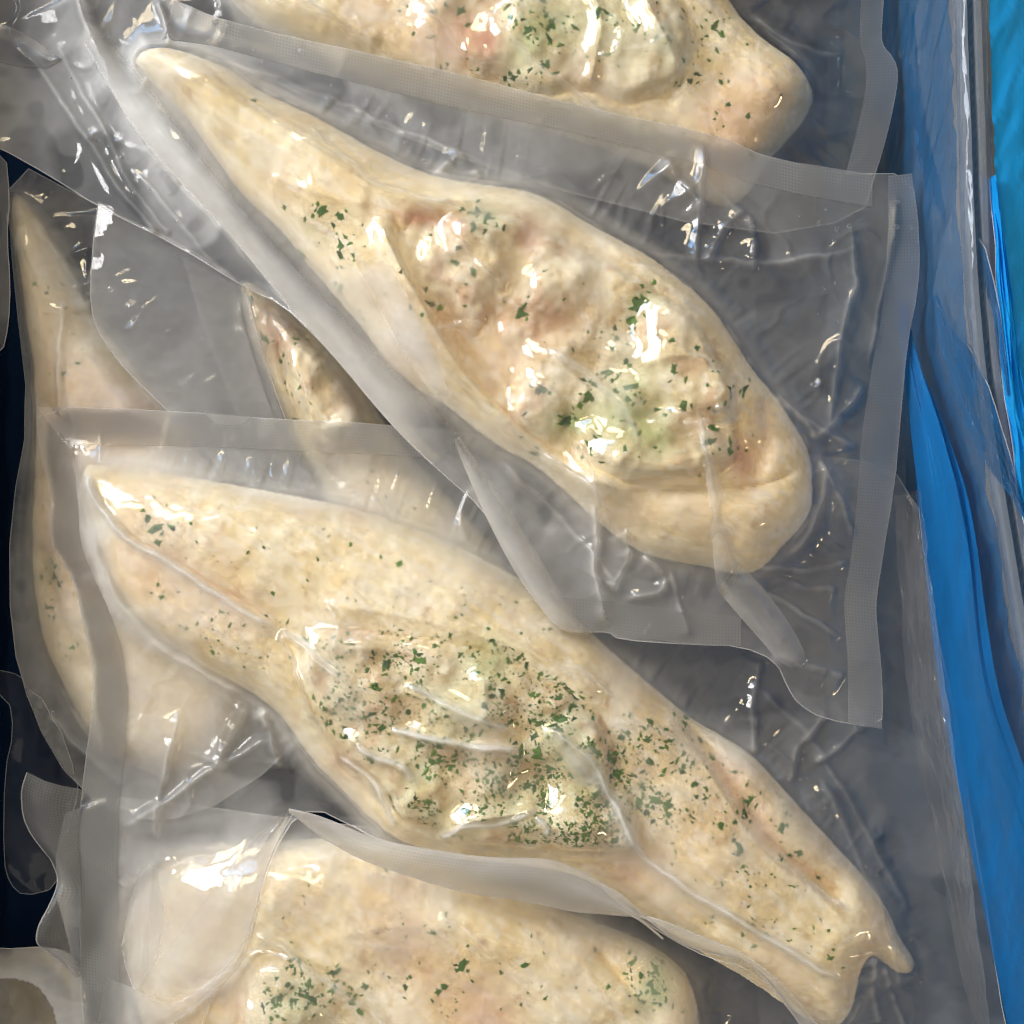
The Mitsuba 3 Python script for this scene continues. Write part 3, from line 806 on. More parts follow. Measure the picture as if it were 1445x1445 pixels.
# ---- bag edges at the left border and in the lower left corner
fI = bag('vacuum_bag_004', [(-90, 930), (6, 985), (14, 1035), (2, 1090), (0, 1215), (8, 1250), (28, 1269), (78, 1256), (112, 1160), (108, 1050), (50, 960)], -120, np.full(GX.shape, -1e4), None, flat(-140), None, 51, (.06, .10),
         label='empty margin of a bag in the dark gap at the left border')
fI2 = bag('vacuum_bag_005', [(-80, 190), (2, 208), (10, 280), (6, 330), (12, 400), (10, 455), (0, 500), (-80, 540)], -40, np.full(GX.shape, -1e4), None, flat(-50), None, 53, (.05, .16), label='curved bag edge at the left border, level with the upper big breast')
ownJ, mJ, _ = breast('stuffed_chicken_breast_004', [(-80, 1372), (0, 1352), (60, 1342), (106, 1368), (122, 1460), (120, 1650), (-120, 1650)], -150, -190, 50, 50, None, 61, label='brownish breast showing in the bottom left corner')
fJ = bag('vacuum_bag_006', [(-100, 1330), (0, 1338), (74, 1334), (110, 1352), (126, 1450), (130, 1640), (-120, 1640)], -30, ownJ, mJ, flat(-30), None, 63, (.34, .40), label='whitish corner of a bag in the bottom left corner')

# ---- lower big breast
ZB = -10
def b_feats(f):
    add_ridge(f, [(115, 680), (165, 745), (260, 800), (380, 870), (420, 930)], -16, 12, z=ZB + 30)
    add_ridge(f, [(400, 880), (430, 960), (470, 1060), (540, 1150)], -16, 14, z=ZB + 30)
    add_ridge(f, [(960, 1000), (1000, 1060), (1040, 1120), (1085, 1190), (1150, 1235), (1210, 1290)], -44, 12, 30, z=ZB + 30)
    add_ridge(f, [(940, 1000), (985, 1065), (1025, 1130), (1075, 1205), (1145, 1250), (1200, 1310)], 16, 14, z=ZB + 30)
    add_ridge(f, [(760, 1000), (830, 1080), (890, 1180), (960, 1260), (1080, 1330), (1180, 1390)], -16, 10, z=ZB + 30)
    add_ridge(f, [(450, 850), (600, 870), (760, 920), (860, 990)], 14, 26, z=ZB + 30)
    add_bump(f, 330, 740, 14, 150, 60, 25, ZB + 30); add_bump(f, 230, 870, 10, 80, 40, 40, ZB + 30)
    add_bump(f, 1010, 1210, 14, 90, 40, 45, ZB + 30)
def b_tint(u, v):
    for x, y, a, rx in ((210, 800, .28, 60), (480, 1080, .5, 34), (660, 1110, .4, 30), (880, 1240, .35, 50), (950, 1000, .15, 60), (580, 1005, .3, 20), (300, 850, .25, 50), (1000, 1150, .15, 80)):
        add_bump(u, x, y, a, rx, z=ZB + 60)
    for x, y, a, rx in ((690, 930, .5, 34), (640, 1000, .3, 50), (790, 1050, .45, 40), (820, 1110, .35, 40), (600, 1120, .3, 60), (720, 1130, .3, 50), (480, 1040, .15, 60)):
        add_bump(v, x, y, a, rx, z=ZB + 60)
    add_ridge(u, [(1010, 1060), (1060, 1130), (1110, 1200)], .35, 18, z=ZB + 30)
def b_sfeats(f):
    for p, h, w in (([(540, 1030), (600, 1040), (660, 1055), (740, 1055)], 14, 7), ([(560, 970), (640, 1000), (720, 1030)], 14, 9), ([(770, 1020), (790, 1050), (830, 1090), (850, 1130)], 18, 16), ([(620, 1190), (660, 1155), (720, 1150), (760, 1140)], 12, 6), ([(490, 1040), (530, 1070), (575, 1090)], 12, 6), ([(680, 950), (690, 1000), (660, 1030)], 10, 14)):
        add_ridge(f, p, h, w, z=ZB + 70)
    add_bump(f, 750, 1090, -16, 36, 50, 0, ZB + 70); add_bump(f, 600, 1080, -8, 60, 36, 0, ZB + 70)
ownB, mB, polyB = breast('stuffed_chicken_breast_005', [(106, 648), (145, 652), (208, 662), (294, 678), (381, 694), (450, 707), (500, 719), (549, 735), (618, 758), (674, 786), (722, 812), (774, 846), (830, 890), (890, 945), (945, 990), (980, 1020), (1031, 1050), (1073, 1076), (1111, 1118), (1166, 1180), (1215, 1232),
                      (1256, 1284), (1277, 1332), (1300, 1368), (1292, 1384), (1272, 1380), (1249, 1360), (1232, 1352), (1220, 1376), (1216, 1410), (1205, 1440), (1180, 1465), (1130, 1440), (1060, 1390), (980, 1345), (900, 1290), (820, 1240), (720, 1225), (620, 1212), (560, 1192), (520, 1160), (470, 1110), (430, 1070), (400, 1020), (350, 978), (290, 946), (225, 908), (180, 868), (145, 810), (116, 720)],
                     ZB, -62, 104, 95, b_feats, 71, dict(outline=[(415, 880), (470, 880), (560, 890), (660, 895), (760, 940), (850, 1000), (890, 1080), (915, 1170), (900, 1225), (760, 1215), (640, 1205), (560, 1180), (500, 1110), (440, 1040), (415, 960)], n=170, h=14, feats=b_sfeats), b_tint,
                     label='large breast across the lower half, densely sprinkled with chopped parsley')
parsley('stuffed_chicken_breast_005', ownB, mB, ZB + 80, [(212, 746, 26), (193, 720, 8), (490, 770, 8), (560, 797, 12), (930, 1135, 26), (905, 1138, 18), (945, 1140, 18), (530, 970, 20), (545, 938, 16), (620, 1050, 22), (790, 1015, 20), (760, 1065, 26), (735, 1060, 18), (600, 1090, 16), (770, 1140, 16), (730, 1070, 14), (480, 990, 14), (630, 1010, 12), (1105, 1080, 10), (975, 1030, 20),
         (1068, 1143, 20), (1062, 1160, 20), (1113, 1180, 16), (1138, 1218, 14), (1048, 1203, 14), (1052, 1228, 12), (1072, 1347, 14), (1178, 1360, 13), (1015, 1085, 12), (1045, 1100, 12), (1170, 1258, 9), (585, 920, 12), (648, 925, 12), (840, 1060, 18), (860, 1070, 16), (835, 1050, 16), (920, 1080, 14), (895, 1100, 12), (560, 1060, 12), (855, 1330, 8), (820, 980, 9), (1055, 1330, 8), (380, 838, 8), (445, 790, 7), (430, 820, 8), (290, 925, 10), (215, 826, 7), (306, 865, 8), (400, 880, 10)],
        [([(420, 900), (560, 890), (700, 900), (830, 990), (900, 1120), (890, 1200), (640, 1195), (540, 1140), (440, 1010)], 820, 2.2, 13), ([(540, 1080), (640, 1060), (860, 1100), (890, 1200), (640, 1195)], 620, 2.2, 8), ([(425, 900), (560, 890), (700, 900), (850, 990), (930, 1090), (890, 1200), (640, 1195), (540, 1140), (440, 1010)], 900, 1.7, 4), ([(820, 980), (960, 1040), (1010, 1130), (960, 1190), (880, 1140)], 210, 2.8, 13), ([(960, 1020), (1120, 1140), (1160, 1240), (1000, 1200)], 70, 2.6, 12),
         ([(900, 1160), (1150, 1260), (1200, 1380), (1000, 1320)], 90, 2.2, 8), ([(200, 690), (620, 770), (800, 900), (440, 880), (240, 790)], 60, 2.2, 7), ([(160, 780), (400, 880), (420, 980), (260, 920)], 50, 2.2, 8)], 21)
def bb_feats(d):
    q = ZB + 50
    add_ridge(d, [(112, 660), (130, 705), (165, 752), (260, 805), (330, 850), (395, 888)], 18, 3.5, 9, z=q, ends=.08)
    add_ridge(d, [(395, 886), (420, 905), (455, 935), (500, 960)], 12, 3.5, z=q)
    add_ridge(d, [(395, 886), (412, 930), (430, 980), (445, 1020)], 9, 3.5, z=q)
    for p in ([(545, 1030), (590, 1036), (640, 1052), (740, 1056)], [(500, 1050), (540, 1075), (575, 1082), (582, 1110)], [(570, 965), (650, 1000), (725, 1030)], [(616, 1192), (650, 1160), (700, 1168), (735, 1150), (765, 1140)], [(760, 1150), (770, 1165), (775, 1180)], [(455, 850), (480, 880), (470, 930), (490, 950)], [(470, 1070), (520, 1100), (545, 1150), (560, 1180)], [(800, 930), (845, 960), (870, 990)]):
        add_ridge(d, p, 7, 3.0, z=q + 30, ends=.1)
    add_ridge(d, [(775, 1015), (830, 1060), (870, 1130), (890, 1185), (930, 1225), (1000, 1270), (1100, 1330), (1190, 1385)], 14, 4, 9, z=q, ends=.06)
    add_ridge(d, [(855, 1015), (900, 1020), (960, 1040), (990, 1080)], 6, 3.5, z=q)
    add_ridge(d, [(150, 790), (175, 860), (215, 910), (290, 955), (350, 985)], 8, 7, z=ZB)
    add_ridge(d, [(250, 1000), (240, 1050), (220, 1130), (215, 1200)], 16, 8, z=ZB); add_ridge(d, [(350, 1000), (320, 1050), (300, 1090)], 16, 7, z=ZB); add_ridge(d, [(365, 1000), (385, 1050), (390, 1090)], 14, 6, z=ZB)
    add_ridge(d, [(160, 1175), (250, 1120), (340, 1060), (380, 1040)], 10, 6, z=ZB)
    add_ridge(d, [(1080, 930), (1060, 1000), (1070, 1070)], 14, 6, z=ZB); add_ridge(d, [(1160, 1090), (1200, 1180), (1240, 1280), (1280, 1420)], 16, 14, z=ZB); add_ridge(d, [(1060, 960), (1150, 1040), (1230, 1180), (1290, 1300)], 12, 14, z=ZB)
    add_ridge(d, [(1180, 1010), (1130, 1050), (1120, 1110)], 14, 8, z=ZB); add_ridge(d, [(1240, 1020), (1180, 1065), (1150, 1085)], 10, 5, z=ZB)
    add_ridge(d, [(1222, 1330), (1232, 1400), (1250, 1460)], 16, 10, z=ZB); add_ridge(d, [(1245, 1350), (1260, 1410), (1290, 1470)], 12, 8, z=ZB)
def b_hz(h):
    q = ZB + 50
    add_ridge(h, [(112, 660), (130, 705), (165, 752), (260, 805), (330, 850), (395, 888)], .55, 4, 14, z=q, ends=.05)
    for p in ([(545, 1030), (590, 1036), (640, 1052), (740, 1056)], [(500, 1050), (540, 1075), (575, 1082), (582, 1110)], [(616, 1192), (650, 1160), (700, 1168), (735, 1150), (765, 1140)], [(760, 1150), (770, 1165), (775, 1180)], [(395, 886), (420, 905), (455, 935), (500, 960)], [(470, 1070), (520, 1100), (545, 1150), (560, 1180)], [(570, 965), (650, 1000), (725, 1030)]):
        add_ridge(h, p, .8, 3, z=q + 30)
    add_ridge(h, [(780, 1020), (800, 1060), (840, 1110)], .3, 18, z=q + 30)
    add_ridge(h, [(830, 1060), (870, 1130), (890, 1185), (930, 1225), (1000, 1270), (1100, 1330), (1190, 1385)], .5, 5, 9, z=q)
    add_ridge(h, [(125, 720), (135, 800), (165, 860), (215, 905), (290, 945)], .5, 16, z=ZB)
    add_bump(h, 480, 900, .25, 30, 50, 20, q)
sealB_l = [(47, 573), (50, 632), (69, 701), (64, 764), (90, 797), (106, 840), (118, 895), (128, 951), (128, 1000), (114, 1083), (107, 1156), (107, 1256), (111, 1377), (119, 1460), (125, 1560)]
sealB_li = [(100, 628), (106, 660), (112, 705), (112, 764), (124, 797), (146, 840), (164, 890), (174, 951), (178, 1000), (170, 1083), (163, 1156), (161, 1256), (166, 1360), (172, 1460), (178, 1560)]
bagB = sealB_l + [(260, 1560), (300, 1400), (345, 1330), (372, 1250), (400, 1170), (440, 1142), (500, 1172), (560, 1192), (620, 1203), (690, 1210), (771, 1211), (812, 1225), (854, 1249), (888, 1284), (945, 1322), (997, 1345), (1045, 1350), (1080, 1381), (1111, 1419), (1150, 1480), (1430, 1560), (1398, 1445), (1374, 1256), (1360, 1153), (1343, 1031), (1329, 945), (1310, 840), (1296, 680), (1200, 640), (900, 640), (553, 598), (398, 592), (242, 579)]
sealB_t = [(47, 573), (242, 579), (398, 592), (553, 598), (640, 604)]
sealB_ti = [(90, 628), (242, 628), (398, 634), (553, 642), (640, 648)]
fB = bag('vacuum_bag_007', bagB, ZB - 15, ownB, mB, lambda x, y: -48 + np.clip(x - 1290, 0, 200) * .9, bb_feats, 37, (.03, .27), label='lower big bag with an embossed left seal and a white curled bottom seal', hz=b_hz)
seal('vacuum_bag_007', fB, sealB_l, sealB_li, ZB - 15, 420, 22)
seal('vacuum_bag_007', fB, sealB_t, sealB_ti, ZB - 15, 300, 22)
strip('vacuum_bag_007', 'seal', '', [(1262, 700), (1277, 945), (1291, 1042), (1319, 1170), (1333, 1256), (1353, 1360), (1385, 1500)], [(1300, 690), (1329, 945), (1343, 1031), (1360, 1153), (1374, 1256), (1398, 1445), (1410, 1510)], 10, 80, 10, 300, 40, 20, 6, '', .9, (.05, .07, .10), (16, 6))
strip('vacuum_bag_007', 'curled_seal', 'white_ply_material', [(408, 1141), (440, 1148), (480, 1163), (525, 1184), (618, 1201), (688, 1211), (771, 1211), (812, 1225), (854, 1249), (888, 1284), (930, 1319)], [(412, 1146), (440, 1172), (480, 1196), (515, 1215), (618, 1249), (670, 1262), (722, 1268), (812, 1287), (850, 1289), (895, 1291), (936, 1324)],
      [70, 72, 74, 74, 74, 74, 72, 66, 56, 44, 30], [30, 34, 36, 36, 38, 38, 38, 36, 34, 34, 28], 16, 260, 22, 3, 1)
strip('vacuum_bag_007', 'curled_seal', 'cloudy_material', [(846, 1246), (880, 1262), (905, 1290), (945, 1322), (997, 1346), (1045, 1351), (1080, 1381), (1111, 1419), (1145, 1470)], [(820, 1285), (870, 1292), (902, 1293), (930, 1296), (985, 1320), (1040, 1340), (1090, 1375), (1125, 1412), (1165, 1460)],
      [56, 50, 44, 36, 30, 26, 22, 14, 0], [34, 34, 36, 46, 44, 40, 36, 26, 10], 10, 200, 18, 3, 5)
strip('vacuum_bag_007', 'bottom_loop', '', [(408, 1141), (370, 1172), (330, 1215), (285, 1275), (240, 1335), (200, 1385), (193, 1396)], [(412, 1150), (390, 1190), (374, 1230), (363, 1275), (346, 1332), (310, 1378), (270, 1412)], [70, 66, 60, 54, 48, 42, 38], [50, 44, 36, 30, 26, 20, 16], 26, 160, 26, 4, 8, 'b', .9, (.12, .3, .45))
strip('vacuum_bag_007', 'bottom_loop', '', [(175, 1330), (182, 1270), (200, 1225), (218, 1215), (225, 1250), (236, 1300), (228, 1335)], [(174, 1340), (180, 1372), (188, 1392), (193, 1396), (198, 1392), (212, 1372), (228, 1338)], [30, 34, 40, 44, 40, 34, 30], [30, 26, 24, 24, 26, 28, 30], 18, 120, 18, 3, 9, 'b', .9, (.2, .15, .3))
strip('vacuum_bag_007', 'bottom_loop', '', [(150, 1380), (193, 1396), (230, 1420), (270, 1405), (318, 1368), (346, 1330), (363, 1272)], [(130, 1500), (170, 1510), (210, 1470), (277, 1420), (330, 1376), (352, 1336), (366, 1276)], [30, 34, 30, 26, 24, 26, 30], [10, 10, 10, 12, 14, 18, 26], 8, 120, 14, 3, 10, 'b', .9, (.4, .4, .5))
droplets('vacuum_bag_007', fB, ZB, [(1166, 1142, 2.6), (1222, 1223, 2.4), (1303, 1392, 2.6), (1286, 1328, 3), (1237, 1237, 1.8), (1150, 1128, 1.6), (1183, 1140, 1.4), (1308, 1385, 1.6)])

# ---- upper big breast
ZA = 30
def a_feats(f):
    q = ZA + 30
    add_ridge(f, [(200, 75), (300, 130), (420, 200), (520, 270), (580, 295), (660, 290), (780, 300), (900, 370), (990, 440)], 16, 22, 14, z=q)
    add_ridge(f, [(530, 300), (560, 370), (600, 440), (650, 530), (730, 610), (830, 680), (900, 700)], 34, 26, 20, z=q)
    add_ridge(f, [(555, 295), (580, 380), (620, 450), (680, 540), (760, 620), (860, 670)], -34, 16, z=q)
    add_ridge(f, [(380, 250), (470, 290), (530, 300)], 10, 24, z=q)
    add_bump(f, 1040, 730, 14, 90, 40, 10, q); add_bump(f, 300, 160, 10, 60, 40, 40, q); add_bump(f, 1060, 650, -16, 16, 30, 0, q)
    add_ridge(f, [(880, 695), (980, 690), (1070, 690), (1130, 660)], -14, 8, z=q)
    add_ridge(f, [(1075, 560), (1080, 620), (1060, 680)], -14, 10, z=q)
    add_ridge(f, [(430, 300), (500, 400), (560, 490), (630, 580)], -10, 18, z=q)
def a_tint(u, v):
    q = ZA + 70
    for x, y, a, rx, ry in ((590, 305, .8, 34, 12), (650, 320, .7, 20, 14), (745, 330, .45, 16, 24), (770, 450, .35, 60, 40), (1050, 650, .8, 18, 34), (720, 510, .3, 40, 40), (1090, 600, .3, 20, 60), (400, 260, .15, 50, 40), (640, 450, .25, 40, 60), (1060, 730, .15, 60, 40), (940, 630, .3, 30, 20), (910, 470, .3, 20, 20)):
        add_bump(u, x, y, a, rx, ry, 0, q)
    for x, y, a, rx, ry in ((885, 590, .75, 46, 34), (930, 625, .55, 40, 26), (810, 590, .5, 26, 18), (680, 305, .5, 26, 18), (905, 425, .5, 22, 18), (895, 540, .35, 30, 30), (790, 600, .35, 40, 16), (900, 490, .2, 40, 30)):
        add_bump(v, x, y, a, rx, ry, 0, q)
def a_sfeats(f):
    q = ZA + 80
    add_plateau(f, [(700, 402), (750, 384), (830, 392), (852, 440), (832, 492), (765, 512), (712, 482)], 9, 14, q)
    add_plateau(f, [(862, 488), (940, 476), (1010, 518), (1046, 590), (1040, 652), (960, 682), (880, 674), (826, 626), (796, 590), (838, 530)], 10, 8, q)
    add_plateau(f, [(600, 318), (680, 318), (716, 372), (690, 420), (640, 410), (598, 360)], 8, 10, q)
    add_plateau(f, [(730, 540), (790, 545), (800, 600), (770, 630), (730, 590)], 12, 6, q)
    add_bump(f, 622, 442, -30, 36, 50, -25, q); add_bump(f, 700, 530, -20, 34, 50, -40, q); add_bump(f, 690, 450, -16, 18, 40, 0, q); add_bump(f, 850, 508, -20, 40, 18, 25, q)
    for p, h, w in (([(900, 520), (950, 500), (1000, 510), (1040, 560)], 10, 12), ([(860, 640), (930, 660), (1000, 640)], 12, 14), ([(640, 340), (690, 390), (715, 430)], 12, 9), ([(800, 370), (880, 390), (960, 430)], 10, 16), ([(780, 500), (840, 560), (890, 600)], 12, 10)):
        add_ridge(f, p, h, w, z=q)
ownA, mA, polyA = breast('stuffed_chicken_breast_006', [(182, 84), (197, 66), (225, 59), (260, 68), (311, 88), (380, 133), (450, 165), (500, 193), (549, 220), (618, 248), (688, 258), (767, 272), (808, 300), (860, 328), (912, 355), (990, 414), (1021, 450), (1049, 498), (1070, 528), (1092, 552), (1118, 590), (1139, 625), (1150, 663), (1149, 719), (1132, 745),
                      (1111, 768), (1076, 806), (1038, 812), (997, 800), (945, 790), (912, 785), (868, 755), (826, 718), (757, 655), (701, 628), (632, 570), (560, 530), (500, 445), (450, 393), (398, 324), (346, 278), (311, 236), (277, 184), (242, 140), (204, 104)],
                     ZA, -10, 108, 92, a_feats, 81, dict(outline=[(558, 300), (600, 285), (680, 288), (770, 300), (880, 355), (980, 430), (1030, 500), (1058, 580), (1066, 650), (1010, 690), (900, 698), (800, 660), (720, 600), (650, 530), (600, 450), (570, 370)], n=34, h=2, rmin=26, rmax=74, feats=a_sfeats), a_tint,
                     label='large breast across the upper half with green flecked creamy stuffing', rough=.8)
parsley('stuffed_chicken_breast_006', ownA, mA, ZA + 90, [(688, 305, 36), (672, 292, 20), (905, 425, 32), (895, 420, 16), (733, 438, 22), (602, 425, 24), (648, 348, 14), (668, 383, 14), (642, 368, 14), (452, 293, 16), (466, 312, 10), (478, 300, 12), (478, 338, 18), (475, 352, 14), (476, 367, 10), (472, 395, 16), (410, 338, 22), (830, 560, 22), (838, 540, 16), (762, 548, 20), (800, 592, 24), (832, 628, 18), (860, 520, 18), (893, 545, 24), (950, 520, 18), (1005, 622, 24), (1060, 545, 16), (1030, 548, 14), (870, 460, 12), (895, 462, 14),
         (885, 508, 12), (965, 572, 14), (985, 490, 9), (1000, 620, 14), (927, 392, 9), (755, 637, 16), (740, 582, 9), (500, 428, 8), (566, 384, 10), (655, 428, 9), (505, 440, 9), (393, 282, 8), (350, 128, 14), (975, 575, 12), (990, 670, 9), (940, 585, 12), (902, 610, 10), (850, 652, 9)],
        [([(760, 480), (900, 450), (1040, 520), (1050, 650), (880, 670), (790, 600)], 62, 2.6, 13), ([(570, 320), (700, 320), (900, 400), (880, 470), (650, 440)], 16, 2.6, 8), ([(380, 260), (540, 310), (560, 420), (470, 400)], 14, 2.6, 9), ([(1000, 520), (1060, 560), (1100, 650), (1000, 700)], 12, 3, 9)], 27)
def ba_feats(d):
    q = ZA + 40
    for p, h, wl, wr in (([(95, -40), (121, 41), (149, 111), (194, 190), (270, 273), (311, 315), (363, 377), (432, 460), (450, 500)], 40, 5, 30), ([(205, -20), (222, 20), (232, 55)], 10, 4, 4), ([(0, 40), (60, 110), (140, 240), (210, 320)], 9, 5, 5), ([(60, 40), (120, 150), (180, 270), (230, 320)], 9, 4, 4),
                         ([(150, 112), (180, 118), (200, 100)], 12, 4, 4), ([(194, 190), (180, 140), (150, 112)], 12, 3, 3)):
        add_ridge(d, p, h, wl, wr, z=q, ends=.03)
    # creases across the breast and the slack film round it
    for p, h, w in (([(430, 180), (500, 240), (540, 275), (640, 300), (670, 310)], 9, 3.5), ([(640, 340), (690, 390), (715, 425)], 8, 4), ([(770, 490), (820, 520), (860, 560), (895, 600), (900, 640)], 10, 4), ([(800, 620), (828, 650), (840, 710), (880, 760)], 9, 3.5), ([(950, 600), (985, 600), (1010, 570)], 9, 4), ([(880, 375), (940, 392), (985, 415)], 6, 4), ([(615, 470), (650, 460), (690, 462)], 7, 3), ([(905, 600), (950, 580), (990, 605)], 7, 4),
                    ([(760, 640), (800, 660), (840, 700), (880, 745)], 8, 4), ([(905, 360), (990, 358), (1100, 362), (1190, 348), (1230, 330)], 10, 5), ([(1000, 185), (997, 260), (985, 380)], 10, 3.5), ([(1060, 280), (1030, 310), (1000, 370)], 14, 7), ([(1060, 290), (1078, 330), (1072, 380)], 10, 5), ([(940, 210), (980, 260), (1000, 290)], 14, 9),
                    ([(1215, 300), (1222, 380), (1200, 450), (1190, 520), (1170, 620)], 16, 8), ([(1234, 535), (1200, 580), (1150, 625)], 16, 5), ([(1160, 630), (1168, 690), (1145, 760), (1105, 790)], 16, 6), ([(1090, 815), (1150, 830), (1195, 835)], 8, 6), ([(1090, 550), (1130, 590), (1160, 620)], 8, 5),
                    ([(1040, 802), (1110, 850), (1200, 905)], 13, 3.5), ([(1062, 795), (1140, 806), (1212, 792)], 10, 3.5), ([(1018, 812), (1080, 890), (1118, 950)], 13, 3.5), ([(950, 800), (962, 860), (984, 906)], 10, 3.5), ([(1152, 645), (1196, 700), (1214, 765)], 11, 4), ([(1285, 255), (1262, 400), (1238, 520)], 9, 4), ([(170, 215), (300, 370), (420, 500)], 9, 4), ([(560, 620), (640, 720), (720, 800)], 9, 4), ([(1080, 555), (1150, 600), (1225, 625)], 8, 4), ([(300, 75), (420, 110), (560, 170), (700, 225)], 8, 4), ([(612, 250), (640, 215), (655, 205)], 9, 6), ([(672, 232), (680, 250)], 6, 4), ([(1140, 940), (1180, 950), (1204, 962)], 10, 5), ([(700, 640), (780, 720), (850, 790), (880, 840)], 14, 7), ([(830, 700), (850, 740), (838, 820), (866, 890)], 18, 5), ([(880, 740), (895, 790), (860, 840)], 18, 7), ([(900, 780), (945, 810), (935, 840), (880, 850)], 16, 6)):
        add_ridge(d, p, h, w, z=ZA + 20, ends=.15)
def a_hz(h):
    for p, a, wl, wr in (([(150, 100), (194, 175), (260, 245), (340, 330), (430, 430), (520, 530), (600, 610)], .34, 36, 36), ([(560, 440), (590, 500), (630, 570)], .3, 24, 24), ([(520, 380), (540, 440), (570, 500)], .28, 22, 22), ([(120, 20), (160, 60), (200, 40)], .22, 50, 50), ([(60, 20), (110, 60), (150, 120)], .2, 30, 30),
                         ([(640, 620), (720, 690), (800, 760)], .14, 22, 22), ([(250, 60), (500, 150), (800, 230)], .05, 50, 50)):
        add_ridge(h, p, a, wl, wr, z=ZA + 20, power=2, ends=.1)
    add_ridge(h, [(820, 690), (850, 740), (840, 800), (866, 890)], .25, 6, z=ZA + 20)
    add_ridge(h, [(770, 490), (820, 520), (860, 560), (895, 600), (900, 640)], .3, 5, z=ZA + 90)
bagA = [(-90, -90), (0, -90), (239, -40), (239, 0), (300, 18), (346, 31), (500, 66), (653, 99), (826, 145), (1010, 182), (1094, 218), (1200, 238), (1297, 236), (1309, 330), (1308, 400), (1291, 480), (1281, 584), (1272, 688), (1253, 791), (1244, 847), (1244, 878), (1256, 980), (1254, 1034), (1166, 1018), (1132, 997), (1118, 976),
        (1100, 935), (1050, 914), (980, 912), (871, 904), (864, 894), (826, 893), (784, 888), (757, 842), (722, 785), (684, 720), (618, 663), (553, 601), (480, 510), (450, 480), (400, 430), (340, 402), (250, 345), (130, 285), (60, 240), (-20, 195), (-90, 170)]
fA = bag('vacuum_bag_008', bagA, ZA, ownA, mA, lambda x, y: 4 - np.clip(x - 1150, 0, 300) * .12 - np.clip(300 - x, 0, 500) * .04, ba_feats, 47, (.03, .32), label='upper big bag lying over its neighbours, embossed seal along its right side', hz=a_hz)
seal('vacuum_bag_008', fA, [(239, -10), (300, 18), (346, 31), (500, 66), (653, 99), (826, 145), (1010, 182), (1094, 218), (1240, 238)], [(228, 55), (290, 60), (346, 72), (500, 110), (653, 148), (826, 185), (980, 222), (1094, 262), (1240, 285)], ZA, 460, 22)
seal('vacuum_bag_008', fA, [(1297, 236), (1309, 330), (1308, 400), (1291, 480), (1281, 584), (1272, 688), (1253, 791), (1244, 847), (1244, 878), (1256, 980), (1254, 1034)], [(1263, 240), (1262, 311), (1256, 432), (1241, 500), (1222, 618), (1218, 690), (1208, 785), (1197, 843), (1198, 878), (1204, 961), (1204, 1026)], ZA, 420, 22)
seal('vacuum_bag_008', fA, [(-20, 18), (30, 40), (80, 76)], [(-20, 76), (16, 84), (52, 88)], ZA, 80, 18)
seal('vacuum_bag_008', fA, [(784, 888), (826, 893), (864, 895), (980, 912), (1050, 914)], [(784, 843), (826, 846), (870, 850), (980, 868), (1050, 872)], ZA, 200, 20)
strip('vacuum_bag_008', 'folded_edge', '', [(120, 60), (149, 111), (194, 190), (270, 273), (311, 315), (363, 377), (432, 460), (480, 512), (553, 601), (610, 655)], [(150, 50), (196, 105), (250, 180), (312, 256), (366, 325), (426, 386), (494, 460), (548, 518), (618, 578), (650, 620)], [48, 50, 46, 44, 44, 42, 40, 36, 30, 26], [46, 48, 66, 76, 80, 80, 80, 80, 74, 60], 10, 260, 26, 3, 2, 'a', 1.2, (.8, .62, .06))
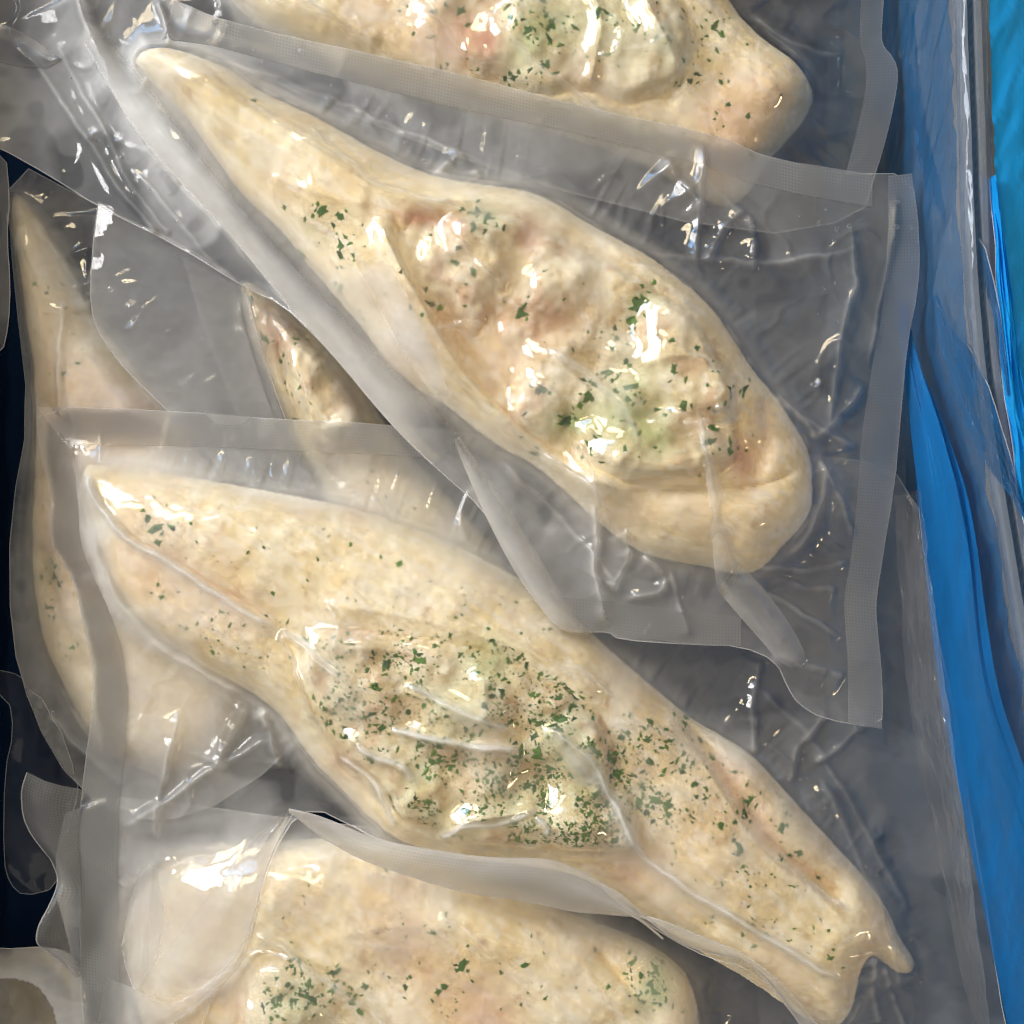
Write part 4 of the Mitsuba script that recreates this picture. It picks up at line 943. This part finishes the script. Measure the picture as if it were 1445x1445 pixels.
strip('vacuum_bag_008', 'pleat', '', [(500, 372), (520, 400), (545, 450), (570, 500), (612, 560)], [(545, 360), (566, 400), (590, 450), (616, 500), (636, 560)], [126, 124, 120, 112, 96], [140, 140, 138, 130, 110], 6, 140, 22, 3, 12, '', .7, (.05, .5, .25))
strip('vacuum_bag_008', 'pleat', '', [(980, 575), (990, 640), (1000, 700), (1006, 770), (1012, 832)], [(990, 580), (1004, 640), (1022, 700), (1040, 760), (1044, 795)], [122, 120, 114, 92, 60], [118, 112, 102, 86, 64], 10, 140, 18, 2, 6, '', .8, (.4, .34, .2))
strip('vacuum_bag_008', 'pleat', '', [(1012, 832), (1040, 866), (1075, 905), (1100, 935), (1122, 946)], [(1044, 795), (1075, 828), (1110, 872), (1136, 918), (1138, 936)], [58, 46, 36, 28, 20], [62, 50, 40, 32, 24], 22, 140, 20, 3, 7, '', .9, (.45, .2, .3))
strip('vacuum_bag_008', 'pleat', '', [(640, 622), (668, 690), (700, 760), (740, 830), (790, 892), (826, 895)], [(648, 616), (700, 690), (746, 760), (784, 826), (812, 868), (832, 892)], [60, 48, 40, 34, 28, 24], [66, 56, 46, 38, 30, 26], 16, 160, 18, 3, 8, '', .9, (.5, .3, .08))
droplets('vacuum_bag_008', fA, ZA, [(150, 405, 5), (165, 217, 3), (163, 235, 3.2), (184, 268, 3), (208, 264, 2.6), (238, 271, 3), (245, 308, 3), (185, 268, 2), (300, 25, 4), (365, 83, 3), (422, 65, 5), (355, 65, 2.6), (598, 229, 4), (572, 200, 3), (545, 158, 2.4), (1162, 309, 4), (1188, 318, 4), (1206, 314, 4), (1183, 335, 3), (1173, 290, 3), (1134, 300, 2.6), (1065, 316, 3.2), (1275, 278, 4), (1273, 314, 4.5), (1298, 316, 3.6), (130, 190, 2.6), (145, 200, 2), (122, 188, 2), (93, 102, 2), (1168, 404, 2.6), (1185, 396, 2.4), (1160, 440, 2.2), (1186, 452, 2.6)])
for k_, l_ in labels.items():      # repeats of one kind share a group
    if l_.get('category') == 'stuffed chicken':
        l_['group'] = 'stuffed chicken breasts in the box'
    elif l_.get('category') == 'vacuum bag':
        l_['group'] = 'vacuum bags in the box'
